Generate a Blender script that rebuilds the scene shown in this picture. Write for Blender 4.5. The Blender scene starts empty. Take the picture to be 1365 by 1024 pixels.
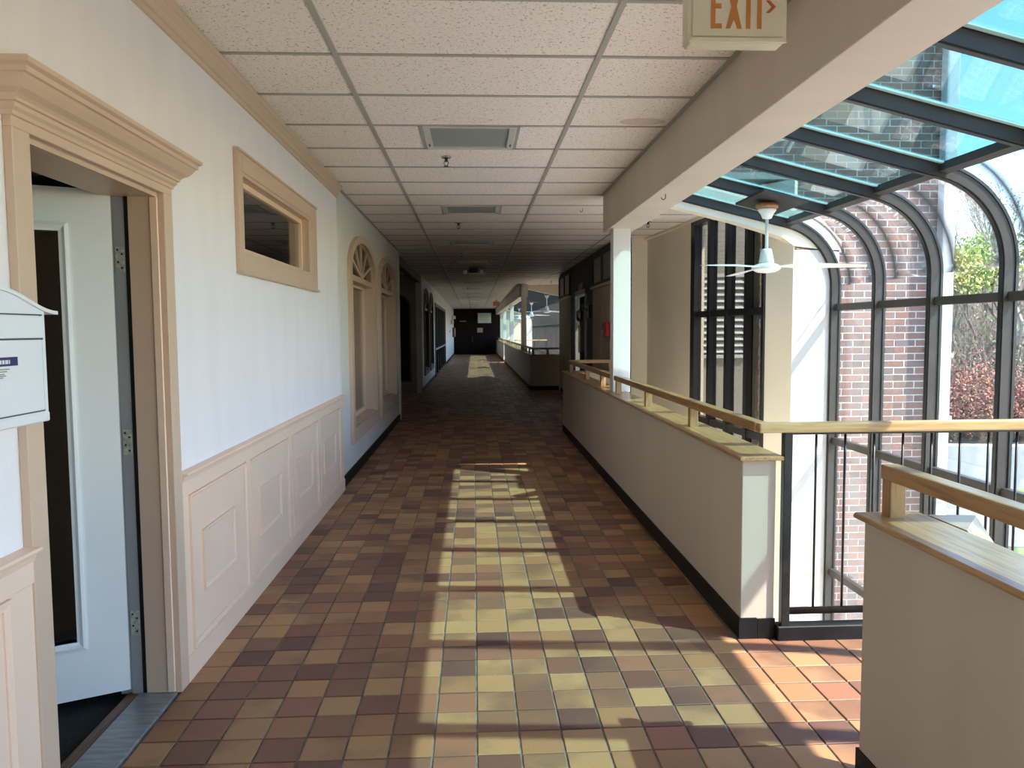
import bpy, bmesh, math, random
from mathutils import Vector, Matrix
R = math.radians
rnd = random.Random(7)
SC = bpy.context.scene
COL = SC.collection

# ------------------------------------------------------------------ camera
CAM_H = 1.42
def cam_axes(pitch, yaw, roll):
    f = Vector((math.sin(yaw) * math.cos(pitch), math.cos(yaw) * math.cos(pitch), -math.sin(pitch)))
    r = Vector((math.cos(yaw), -math.sin(yaw), 0.0))
    u = r.cross(f)
    c, s = math.cos(roll), math.sin(roll)
    return c * r + s * u, -s * r + c * u, f
FPX = 1026.86
ax_r, ax_u, ax_f = cam_axes(0.06994, 0.0487, -0.00648)
cd = bpy.data.cameras.new('camera')
cam = bpy.data.objects.new('camera', cd)
COL.objects.link(cam)
m = Matrix.Identity(4)
for i in range(3):
    m[i][0], m[i][1], m[i][2] = ax_r[i], ax_u[i], -ax_f[i]
m.translation = Vector((0, 0, CAM_H))
cam.matrix_world = m
cd.sensor_fit = 'HORIZONTAL'
cd.sensor_width = 36.0
cd.lens = FPX / 1365.0 * 36.0
cd.clip_start = 0.05
cd.clip_end = 500
SC.camera = cam
def project(p):
    d = Vector(p) - Vector((0, 0, CAM_H))
    z = d.dot(ax_f)
    if z <= 0.05: return None
    return 682.5 + FPX * d.dot(ax_r) / z, 512 - FPX * d.dot(ax_u) / z, z

# ------------------------------------------------------------------ world, sun, exposure
SUN_DIR = Vector((-0.732, 0.42, -1.0)).normalized()      # the way the light travels
SUN_STRENGTH = 7.4
SKY_STRENGTH = 0.50
EXPOSURE = 0.98
world = bpy.data.worlds.new('world')
SC.world = world
world.use_nodes = True
wn = world.node_tree.nodes
wl = world.node_tree.links
bg = wn['Background']
sky = wn.new('ShaderNodeTexSky')
sky.sky_type = 'NISHITA'
sky.sun_disc = False
sky.sun_elevation = math.asin(-SUN_DIR.z)
sky.sun_rotation = math.atan2(-SUN_DIR.x, -SUN_DIR.y)
sky.air_density = 0.9
sky.dust_density = 0.3
sky.ozone_density = 1.6
# thin cirrus streaks all round the sky
tc = wn.new('ShaderNodeTexCoord')
mp = wn.new('ShaderNodeMapping')
mp.inputs['Scale'].default_value = (2.2, 6.0, 9.0)
mp.inputs['Rotation'].default_value = (0.3, 0.5, 0.4)
nz = wn.new('ShaderNodeTexNoise')
nz.inputs['Scale'].default_value = 1.6
nz.inputs['Detail'].default_value = 6
cr = wn.new('ShaderNodeValToRGB')
cr.color_ramp.elements[0].position = 0.56
cr.color_ramp.elements[1].position = 1.0
mx = wn.new('ShaderNodeMixRGB')
mx.inputs[2].default_value = (2.4, 2.5, 2.7, 1)
wl.new(tc.outputs['Generated'], mp.inputs['Vector'])
wl.new(mp.outputs[0], nz.inputs['Vector'])
wl.new(nz.outputs[0], cr.inputs[0])
wl.new(cr.outputs[0], mx.inputs[0])
wl.new(sky.outputs[0], mx.inputs[1])
hs = wn.new('ShaderNodeHueSaturation')
hs.inputs['Saturation'].default_value = 1.12
wl.new(mx.outputs[0], hs.inputs['Color'])
wl.new(hs.outputs[0], bg.inputs[0])
bg.inputs[1].default_value = SKY_STRENGTH
sd = bpy.data.lights.new('sun', 'SUN')
sd.energy = SUN_STRENGTH
sd.angle = R(0.6)
sd.color = (1.0, 0.93, 0.82)
sun = bpy.data.objects.new('sun', sd)
COL.objects.link(sun)
sun.rotation_euler = SUN_DIR.to_track_quat('-Z', 'Y').to_euler()
sun.location = (20, -12, 30)
vs = SC.view_settings
SC.display_settings.display_device = 'sRGB'
vs.view_transform = 'Standard'
vs.look = 'None'
vs.gamma = 1.0
vs.exposure = EXPOSURE
try: vs.use_curve_mapping = False
except Exception: pass
try:
    SC.cycles.max_bounces = 14
    SC.cycles.diffuse_bounces = 6
    SC.cycles.transparent_max_bounces = 24
    SC.cycles.glossy_bounces = 4
except Exception: pass

# ------------------------------------------------------------------ materials
def lin(r, g, b):
    f = lambda c: (c / 255) / 12.92 if c / 255 <= 0.04045 else ((c / 255 + 0.055) / 1.055) ** 2.4
    return (f(r), f(g), f(b))
def base_mat(name):
    mt = bpy.data.materials.new(name)
    mt.use_nodes = True
    nt = mt.node_tree
    return mt, nt.nodes, nt.links, nt.nodes['Principled BSDF']
def mat(name, col, rough=0.6, var=0.08, scale=3.0, metal=0.0, bump=0.0, bscale=60.0, spec=0.5, stretch=(1, 1, 1), col2=None):
    mt, N, L, P = base_mat(name)
    P.inputs['Roughness'].default_value = rough
    P.inputs['Metallic'].default_value = metal
    P.inputs['Specular IOR Level'].default_value = spec
    g = N.new('ShaderNodeNewGeometry')
    mp = N.new('ShaderNodeMapping')
    mp.inputs['Scale'].default_value = stretch
    L.new(g.outputs['Position'], mp.inputs['Vector'])
    nz = N.new('ShaderNodeTexNoise')
    nz.inputs['Scale'].default_value = scale
    nz.inputs['Detail'].default_value = 4
    L.new(mp.outputs[0], nz.inputs['Vector'])
    cr = N.new('ShaderNodeValToRGB')
    c2 = col2 if col2 else tuple(max(0, c * (1 - 2 * var)) for c in col)
    cr.color_ramp.elements[0].color = (*c2, 1)
    cr.color_ramp.elements[0].position = 0.3
    cr.color_ramp.elements[1].color = (*tuple(min(1, c * (1 + var)) for c in col), 1)
    cr.color_ramp.elements[1].position = 0.65
    L.new(nz.outputs[0], cr.inputs[0])
    L.new(cr.outputs[0], P.inputs['Base Color'])
    if bump:
        n2 = N.new('ShaderNodeTexNoise')
        n2.inputs['Scale'].default_value = bscale
        n2.inputs['Detail'].default_value = 2
        L.new(mp.outputs[0], n2.inputs['Vector'])
        b = N.new('ShaderNodeBump')
        b.inputs['Strength'].default_value = bump
        b.inputs['Distance'].default_value = 0.01
        L.new(n2.outputs[0], b.inputs['Height'])
        L.new(b.outputs[0], P.inputs['Normal'])
    return mt
def glass(name, tint, rough=0.02, ior=1.5, refl=1.0, haze=0.0):
    mt = bpy.data.materials.new(name)
    mt.use_nodes = True
    N, L = mt.node_tree.nodes, mt.node_tree.links
    for n in list(N): N.remove(n)
    out = N.new('ShaderNodeOutputMaterial')
    tr = N.new('ShaderNodeBsdfTransparent')
    tr.inputs[0].default_value = (*tint, 1)
    gl = N.new('ShaderNodeBsdfGlossy')
    gl.inputs['Color'].default_value = (refl, refl, refl, 1)
    gl.inputs['Roughness'].default_value = rough
    # Schlick reflectance, the same from both faces of the pane
    lw = N.new('ShaderNodeLayerWeight')
    lw.inputs['Blend'].default_value = 0.5
    pw = N.new('ShaderNodeMath'); pw.operation = 'POWER'; pw.inputs[1].default_value = 5.0
    L.new(lw.outputs['Facing'], pw.inputs[0])
    f0 = ((ior - 1) / (ior + 1)) ** 2
    ma = N.new('ShaderNodeMath'); ma.operation = 'MULTIPLY_ADD'
    ma.inputs[1].default_value = 1 - f0; ma.inputs[2].default_value = f0
    L.new(pw.outputs[0], ma.inputs[0])
    mix = N.new('ShaderNodeMixShader')
    L.new(ma.outputs[0], mix.inputs[0])
    src = tr.outputs[0]
    if haze:
        df = N.new('ShaderNodeBsdfDiffuse')
        df.inputs[0].default_value = (0.75, 0.8, 0.85, 1)
        g = N.new('ShaderNodeNewGeometry')
        mp = N.new('ShaderNodeMapping')
        mp.inputs['Scale'].default_value = (3, 3, 0.6)
        nz = N.new('ShaderNodeTexNoise')
        nz.inputs['Scale'].default_value = 3
        nz.inputs['Detail'].default_value = 5
        L.new(g.outputs['Position'], mp.inputs['Vector'])
        L.new(mp.outputs[0], nz.inputs['Vector'])
        mr = N.new('ShaderNodeMapRange')
        mr.inputs['From Min'].default_value = 0.35
        mr.inputs['From Max'].default_value = 0.75
        mr.inputs['To Min'].default_value = haze * 0.4
        mr.inputs['To Max'].default_value = haze * 1.6
        L.new(nz.outputs[0], mr.inputs['Value'])
        m0 = N.new('ShaderNodeMixShader')
        L.new(mr.outputs[0], m0.inputs[0])
        L.new(src, m0.inputs[1]); L.new(df.outputs[0], m0.inputs[2])
        src = m0.outputs[0]
    L.new(src, mix.inputs[1]); L.new(gl.outputs[0], mix.inputs[2])
    L.new(mix.outputs[0], out.inputs[0])
    return mt
def wood(name, axis, col, dark, rough=0.35):
    mt, N, L, P = base_mat(name)
    P.inputs['Roughness'].default_value = rough
    P.inputs['Coat Weight'].default_value = 0.25
    P.inputs['Coat Roughness'].default_value = 0.2
    g = N.new('ShaderNodeNewGeometry')
    mp = N.new('ShaderNodeMapping')
    sc = {'x': (1.2, 22, 22), 'y': (22, 1.2, 22), 'z': (22, 22, 1.2)}[axis]
    mp.inputs['Scale'].default_value = sc
    L.new(g.outputs['Position'], mp.inputs['Vector'])
    nz = N.new('ShaderNodeTexNoise')
    nz.inputs['Scale'].default_value = 3.5
    nz.inputs['Detail'].default_value = 6
    nz.inputs['Distortion'].default_value = 0.6
    L.new(mp.outputs[0], nz.inputs['Vector'])
    cr = N.new('ShaderNodeValToRGB')
    cr.color_ramp.elements[0].color = (*dark, 1)
    cr.color_ramp.elements[0].position = 0.32
    cr.color_ramp.elements[1].color = (*col, 1)
    cr.color_ramp.elements[1].position = 0.56
    L.new(nz.outputs[0], cr.inputs[0])
    L.new(cr.outputs[0], P.inputs['Base Color'])
    return mt

# floor tile colour is picked per tile from its place in the grid
TP_X, TP_Y, TX0, TY0 = 0.149, 0.1505, -0.004, 2.790
def tile_material():
    mt, N, L, P = base_mat('quarry_tile')
    g = N.new('ShaderNodeNewGeometry')
    sub = N.new('ShaderNodeVectorMath'); sub.operation = 'SUBTRACT'
    sub.inputs[1].default_value = (TX0, TY0, 0)
    div = N.new('ShaderNodeVectorMath'); div.operation = 'DIVIDE'
    div.inputs[1].default_value = (TP_X, TP_Y, 1)
    L.new(g.outputs['Position'], sub.inputs[0]); L.new(sub.outputs[0], div.inputs[0])
    fl = N.new('ShaderNodeVectorMath'); fl.operation = 'FLOOR'
    L.new(div.outputs[0], fl.inputs[0])
    wz = N.new('ShaderNodeTexWhiteNoise'); wz.noise_dimensions = '2D'
    L.new(fl.outputs[0], wz.inputs['Vector'])
    cr = N.new('ShaderNodeValToRGB')
    cr.color_ramp.interpolation = 'CONSTANT'
    stops = [(0.0, (0.40, 0.215, 0.105)), (0.18, (0.33, 0.165, 0.082)), (0.32, (0.29, 0.128, 0.078)), (0.44, (0.42, 0.24, 0.115)),
             (0.58, (0.24, 0.118, 0.07)), (0.68, (0.165, 0.072, 0.053)), (0.78, (0.36, 0.19, 0.10)), (0.88, (0.13, 0.062, 0.05)), (0.95, (0.22, 0.092, 0.062))]
    e = cr.color_ramp.elements
    e[0].position, e[0].color = stops[0][0], (*stops[0][1], 1)
    e[1].position, e[1].color = stops[1][0], (*stops[1][1], 1)
    for p, c in stops[2:]:
        k = e.new(p); k.color = (*c, 1)
    L.new(wz.outputs['Value'], cr.inputs[0])
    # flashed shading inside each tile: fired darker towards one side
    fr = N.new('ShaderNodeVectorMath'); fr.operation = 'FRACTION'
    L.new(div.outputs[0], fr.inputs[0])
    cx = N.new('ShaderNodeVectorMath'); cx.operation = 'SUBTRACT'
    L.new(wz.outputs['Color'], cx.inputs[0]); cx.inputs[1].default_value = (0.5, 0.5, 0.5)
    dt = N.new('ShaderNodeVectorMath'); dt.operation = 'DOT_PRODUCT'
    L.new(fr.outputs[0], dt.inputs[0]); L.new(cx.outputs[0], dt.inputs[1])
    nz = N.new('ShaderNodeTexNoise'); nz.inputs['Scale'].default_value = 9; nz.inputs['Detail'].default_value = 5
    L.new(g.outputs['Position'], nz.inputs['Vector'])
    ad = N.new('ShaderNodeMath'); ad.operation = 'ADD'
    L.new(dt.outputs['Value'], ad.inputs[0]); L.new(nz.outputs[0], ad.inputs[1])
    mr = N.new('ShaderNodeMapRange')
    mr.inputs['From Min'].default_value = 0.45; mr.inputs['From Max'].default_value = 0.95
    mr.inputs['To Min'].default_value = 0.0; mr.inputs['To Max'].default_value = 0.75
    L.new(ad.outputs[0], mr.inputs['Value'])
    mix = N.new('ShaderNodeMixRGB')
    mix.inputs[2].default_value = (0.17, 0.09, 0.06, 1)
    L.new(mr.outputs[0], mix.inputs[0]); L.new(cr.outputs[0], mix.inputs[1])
    n2 = N.new('ShaderNodeTexNoise'); n2.inputs['Scale'].default_value = 260; n2.inputs['Detail'].default_value = 2
    L.new(g.outputs['Position'], n2.inputs['Vector'])
    m2 = N.new('ShaderNodeMixRGB'); m2.blend_type = 'OVERLAY'; m2.inputs[0].default_value = 0.35
    L.new(mix.outputs[0], m2.inputs[1]); L.new(n2.outputs[0], m2.inputs[2])
    L.new(m2.outputs[0], P.inputs['Base Color'])
    P.inputs['Roughness'].default_value = 0.5
    P.inputs['Specular IOR Level'].default_value = 0.35
    b = N.new('ShaderNodeBump'); b.inputs['Strength'].default_value = 0.15; b.inputs['Distance'].default_value = 0.004
    L.new(n2.outputs[0], b.inputs['Height']); L.new(b.outputs[0], P.inputs['Normal'])
    return mt
def panel_material():
    mt, N, L, P = base_mat('acoustic_panel')
    P.inputs['Roughness'].default_value = 0.95
    P.inputs['Specular IOR Level'].default_value = 0.1
    g = N.new('ShaderNodeNewGeometry')
    nz = N.new('ShaderNodeTexNoise'); nz.inputs['Scale'].default_value = 85; nz.inputs['Detail'].default_value = 2
    nz.inputs['Distortion'].default_value = 0.8
    L.new(g.outputs['Position'], nz.inputs['Vector'])
    cr = N.new('ShaderNodeValToRGB')
    cr.color_ramp.elements[0].position = 0.33; cr.color_ramp.elements[0].color = (0.45, 0.395, 0.35, 1)
    cr.color_ramp.elements[1].position = 0.41; cr.color_ramp.elements[1].color = (0.87, 0.79, 0.725, 1)
    L.new(nz.outputs[0], cr.inputs[0])
    col = cr.outputs[0]
    # two old water marks
    for (cx, cy, rx, ry, r0, r1, c, amt) in [(-0.055, 4.745, 0.19, 0.05, 0.86, 1.0, (0.45, 0.36, 0.24), 0.45), (1.04, 4.76, 0.15, 0.085, 0.0, 1.0, (0.50, 0.41, 0.28), 0.55)]:
        s = N.new('ShaderNodeVectorMath'); s.operation = 'SUBTRACT'; s.inputs[1].default_value = (cx, cy, 2.686)
        L.new(g.outputs['Position'], s.inputs[0])
        d = N.new('ShaderNodeVectorMath'); d.operation = 'DIVIDE'; d.inputs[1].default_value = (rx, ry, 1)
        L.new(s.outputs[0], d.inputs[0])
        ln = N.new('ShaderNodeVectorMath'); ln.operation = 'LENGTH'
        L.new(d.outputs[0], ln.inputs[0])
        rr = N.new('ShaderNodeValToRGB')
        rr.color_ramp.elements[0].position = max(0.0, r0 - 0.06); rr.color_ramp.elements[0].color = (0, 0, 0, 1) if r0 else (0.5, 0.5, 0.5, 1)
        k = rr.color_ramp.elements[1]; k.position = (r0 + r1) / 2 if r0 else 0.9; k.color = (amt, amt, amt, 1)
        k = rr.color_ramp.elements.new(r1); k.color = (0, 0, 0, 1)
        L.new(ln.outputs['Value'], rr.inputs[0])
        mm = N.new('ShaderNodeMixRGB'); mm.inputs[2].default_value = (*c, 1)
        L.new(rr.outputs[0], mm.inputs[0]); L.new(col, mm.inputs[1])
        col = mm.outputs[0]
    L.new(col, P.inputs['Base Color'])
    b = N.new('ShaderNodeBump'); b.inputs['Strength'].default_value = 0.3; b.inputs['Distance'].default_value = 0.003
    L.new(nz.outputs[0], b.inputs['Height']); L.new(b.outputs[0], P.inputs['Normal'])
    return mt
def brick_material():
    mt, N, L, P = base_mat('red_brick')
    P.inputs['Roughness'].default_value = 0.9
    oi = N.new('ShaderNodeObjectInfo')
    g = N.new('ShaderNodeNewGeometry')
    dv = N.new('ShaderNodeVectorMath'); dv.operation = 'DIVIDE'; dv.inputs[1].default_value = (BR_L * 0.5, 50, BR_H)
    sb = N.new('ShaderNodeVectorMath'); sb.operation = 'SUBTRACT'; sb.inputs[1].default_value = (2.74, 0, -3.3)
    L.new(g.outputs['Position'], sb.inputs[0]); L.new(sb.outputs[0], dv.inputs[0])
    nz = N.new('ShaderNodeTexWhiteNoise'); nz.noise_dimensions = '3D'
    rm = N.new('ShaderNodeVectorMath'); rm.operation = 'ADD'; rm.inputs[1].default_value = (0.0, 0.5, 0.0)
    fl = N.new('ShaderNodeVectorMath'); fl.operation = 'FLOOR'
    L.new(dv.outputs[0], rm.inputs[0]); L.new(rm.outputs[0], fl.inputs[0]); L.new(fl.outputs[0], nz.inputs['Vector'])
    n3 = N.new('ShaderNodeTexNoise'); n3.inputs['Scale'].default_value = 1.3
    L.new(g.outputs['Position'], n3.inputs['Vector'])
    cr = N.new('ShaderNodeValToRGB')
    e = cr.color_ramp.elements
    e[0].position = 0; e[0].color = (0.115, 0.083, 0.075, 1)
    e[1].position = 1; e[1].color = (0.185, 0.138, 0.122, 1)
    for p, c in [(0.22, (0.20, 0.105, 0.078)), (0.5, (0.155, 0.11, 0.097)), (0.72, (0.225, 0.122, 0.09)), (0.88, (0.125, 0.098, 0.094))]:
        k = e.new(p); k.color = (*c, 1)
    L.new(nz.outputs['Value'], cr.inputs[0])
    n2 = N.new('ShaderNodeTexNoise'); n2.inputs['Scale'].default_value = 60
    L.new(g.outputs['Position'], n2.inputs['Vector'])
    m2 = N.new('ShaderNodeMixRGB'); m2.blend_type = 'OVERLAY'; m2.inputs[0].default_value = 0.4
    L.new(cr.outputs[0], m2.inputs[1]); L.new(n2.outputs[0], m2.inputs[2])
    L.new(m2.outputs[0], P.inputs['Base Color'])
    return mt
BR_L, BR_H = 0.206, 0.0677

M = {}
M['wall_paper'] = mat('wall_paper', (0.84, 0.79, 0.80), 0.75, 0.015, 6, bump=0.12, bscale=120, stretch=(1, 1, 0.25))
M['wall_white'] = mat('wall_white', (0.71, 0.675, 0.63), 0.75, 0.02, 2, bump=0.05, bscale=200)
M['cream'] = mat('cream_paint', (0.78, 0.69, 0.55), 0.6, 0.03, 1.5)
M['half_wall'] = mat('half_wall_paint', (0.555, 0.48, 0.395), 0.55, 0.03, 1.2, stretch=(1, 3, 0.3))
M['beige'] = mat('beige_paint', (0.91, 0.665, 0.50), 0.45, 0.02, 2)  # same paint as the trim, lightened in place of warm light on the wainscot
M['beige_trim'] = mat('beige_trim_paint', (0.65, 0.475, 0.35), 0.42, 0.02, 2)
M['white_paint'] = mat('white_gloss_paint', (0.80, 0.82, 0.82), 0.35, 0.01, 2)
M['strip_white'] = mat('jamb_white', (0.52, 0.50, 0.47), 0.6, 0.03, 2)
M['black_base'] = mat('black_rubber_base', (0.010, 0.010, 0.011), 0.55, 0.3, 8, spec=0.25)
M['black_steel'] = mat('black_painted_steel', (0.012, 0.012, 0.014), 0.35, 0.3, 30)
M['bronze'] = mat('bronze_anodised', (0.052, 0.047, 0.043), 0.45, 0.1, 3, spec=0.3)
M['glaze'] = mat('pale_glazing_strip', (0.42, 0.60, 0.58), 0.4, 0.04, 4)  # pale teal puts the light along the rafter edges into the colour
M['bronze_dark'] = mat('dark_window_frame', (0.014, 0.014, 0.015), 0.35, 0.1, 3)
M['grout'] = mat('grout', (0.21, 0.185, 0.165), 0.95, 0.2, 14)
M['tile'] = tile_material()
M['panel'] = panel_material()
M['tee'] = mat('ceiling_tee', (0.40, 0.375, 0.335), 0.55, 0.04, 2)
M['slab'] = mat('concrete_slab', (0.35, 0.33, 0.30), 0.9, 0.1, 2)
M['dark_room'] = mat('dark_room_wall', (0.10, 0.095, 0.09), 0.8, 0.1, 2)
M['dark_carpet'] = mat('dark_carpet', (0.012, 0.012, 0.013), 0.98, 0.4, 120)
M['lens'] = mat('ribbed_light_lens', (0.34, 0.36, 0.35), 0.35, 0.05, 60)
M['lens_frame'] = mat('light_frame', (0.62, 0.60, 0.55), 0.4, 0.03, 3)
M['chrome'] = mat('chrome', (0.55, 0.55, 0.55), 0.2, 0.05, 3, metal=1.0)
M['dull_metal'] = mat('dull_aluminium', (0.33, 0.35, 0.35), 0.42, 0.12, 9, metal=0.6, stretch=(1, 6, 1))
M['hinge'] = mat('painted_hinge', (0.50, 0.52, 0.44), 0.4, 0.2, 60, metal=0.2)
M['screw'] = mat('dark_screw', (0.03, 0.03, 0.03), 0.4, 0.1, 9, metal=0.6)
M['door_edge'] = mat('door_edge_grey', (0.33, 0.34, 0.35), 0.5, 0.03, 3)
M['oak_y'] = wood('oak_along_corridor', 'y', (0.43, 0.245, 0.095), (0.27, 0.135, 0.05))
M['oak_x'] = wood('oak_across', 'x', (0.50, 0.32, 0.14), (0.35, 0.195, 0.075))
M['oak_z'] = wood('oak_post', 'z', (0.44, 0.26, 0.105), (0.29, 0.15, 0.06))
M['sill_wood'] = wood('worn_sill_wood', 'y', (0.16, 0.09, 0.05), (0.08, 0.045, 0.025), 0.7)
M['dark_wood'] = mat('dark_stained_door', (0.012, 0.0055, 0.0045), 0.75, 0.3, 6, spec=0.15, stretch=(12, 12, 1))
M['roof_glass'] = glass('teal_roof_glass', (0.50, 0.665, 0.67), 0.015, 1.6, 1.0, 0.008)
M['curve_glass'] = glass('clear_curved_glass', (0.95, 0.965, 0.96), 0.02, 1.45, 1.0, 0.008)
M['wall_glass'] = glass('clear_wall_glass', (0.95, 0.965, 0.96), 0.02, 1.45, 1.0, 0.012)
M['dark_glass'] = glass('dark_interior_glass', (0.75, 0.78, 0.76), 0.01, 1.6, 1.0)
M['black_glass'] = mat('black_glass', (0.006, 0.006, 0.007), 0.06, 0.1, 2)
M['fan_dark'] = mat('dark_fanlight_glass', (0.022, 0.014, 0.011), 0.12, 0.2, 3)  # opaque pane coloured as the unlit room behind the fanlight
M['sash_dark'] = mat('brown_frame', (0.11, 0.065, 0.045), 0.5, 0.1, 5)
M['mailbox'] = mat('mailbox_white', (0.80, 0.81, 0.83), 0.35, 0.01, 3)
M['ink'] = mat('dark_line', (0.05, 0.05, 0.055), 0.6, 0.1, 9)
M['purple'] = mat('purple_print', (0.032, 0.025, 0.13), 0.5, 0.05, 9)
M['paper'] = mat('white_sticker', (0.80, 0.80, 0.82), 0.5, 0.02, 9)
M['grey_print'] = mat('grey_print', (0.30, 0.30, 0.33), 0.6, 0.05, 9)
M['red'] = mat('red_enamel', (0.42, 0.01, 0.02), 0.35, 0.05, 9)
M['red_dark'] = mat('dark_red_enamel', (0.10, 0.012, 0.015), 0.4, 0.05, 9)
M['exit_body'] = mat('aged_plastic', (0.62, 0.57, 0.42), 0.45, 0.03, 6)
M['exit_letter'] = mat('faded_orange_letter', (0.46, 0.175, 0.035), 0.5, 0.05, 30)
M['exit_arrow'] = mat('faded_red_arrow', (0.40, 0.085, 0.03), 0.5, 0.05, 30)
M['fan_white'] = mat('fan_white', (0.76, 0.80, 0.78), 0.4, 0.02, 5)
M['fan_wood'] = wood('fan_wood_ring', 'x', (0.36, 0.15, 0.055), (0.20, 0.08, 0.03))
M['plate_dark'] = mat('dark_mounting_board', (0.02, 0.018, 0.017), 0.6, 0.2, 12)
M['mortar'] = mat('mortar', (0.47, 0.435, 0.41), 0.95, 0.08, 20)
M['brick'] = brick_material()
M['pipe'] = mat('white_downpipe', (0.52, 0.53, 0.54), 0.4, 0.02, 3)
M['lawn'] = mat('lawn_grass', (0.15, 0.20, 0.06), 0.95, 0.25, 1.2, bump=0.6, bscale=30)
M['hill'] = mat('leaf_litter', (0.11, 0.095, 0.07), 0.95, 0.3, 0.6)
M['asphalt'] = mat('asphalt', (0.22, 0.22, 0.23), 0.9, 0.1, 3)
M['kerb'] = mat('pale_concrete', (0.34, 0.34, 0.35), 0.9, 0.06, 3)
M['bark'] = mat('bark', (0.20, 0.155, 0.12), 0.95, 0.25, 8)
M['bark_pale'] = mat('pale_bark', (0.42, 0.37, 0.31), 0.95, 0.2, 8)
M['leaf_green'] = mat('spring_leaf', (0.33, 0.40, 0.11), 0.8, 0.35, 0.9, col2=(0.15, 0.22, 0.06))
M['leaf_yellow'] = mat('yellow_green_leaf', (0.48, 0.44, 0.15), 0.8, 0.3, 0.9, col2=(0.25, 0.28, 0.08))
M['leaf_dull'] = mat('dull_leaf', (0.22, 0.26, 0.12), 0.85, 0.3, 0.9, col2=(0.12, 0.14, 0.06))
M['leaf_brown'] = mat('brown_leaf', (0.30, 0.20, 0.13), 0.85, 0.3, 0.9, col2=(0.16, 0.12, 0.09))
M['leaf_red'] = mat('red_shrub_leaf', (0.27, 0.09, 0.075), 0.8, 0.3, 2.5, col2=(0.14, 0.12, 0.055))
M['leaf_pink'] = mat('pink_shrub_flower', (0.34, 0.12, 0.11), 0.8, 0.3, 2.5, col2=(0.17, 0.14, 0.07))
M['pale_floor'] = mat('pale_lower_floor', (0.82, 0.77, 0.69), 0.6, 0.03, 2)
M['pave'] = mat('pale_paving', (0.72, 0.66, 0.58), 0.9, 0.05, 2)  # kept pale so the added ground reflects sun indoors
M['green_wall'] = mat('pale_green_wall', (0.47, 0.47, 0.37), 0.7, 0.03, 2)
M['passage'] = mat('passage_wall', (0.30, 0.275, 0.235), 0.6, 0.05, 2)
M['passage_dark'] = mat('passage_dark_trim', (0.10, 0.085, 0.07), 0.6, 0.05, 2)
M['outer'] = mat('outside_render', (0.20, 0.18, 0.145), 0.8, 0.05, 1)
M['pocket_glass'] = glass('grey_tinted_glass', (0.70, 0.70, 0.68), 0.02, 1.55, 1.0)
M['louver'] = mat('white_louver', (0.33, 0.32, 0.30), 0.5, 0.02, 3)
M['board'] = mat('notice_board_face', (0.62, 0.62, 0.55), 0.6, 0.03, 5)
M['yellow_print'] = mat('olive_print', (0.40, 0.38, 0.16), 0.6, 0.05, 9)
M['tan_sign'] = mat('tan_sign', (0.40, 0.24, 0.16), 0.6, 0.03, 5)
M['exit_glow'] = mat('red_exit_face', (0.62, 0.20, 0.13), 0.5, 0.03, 5)

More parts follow.
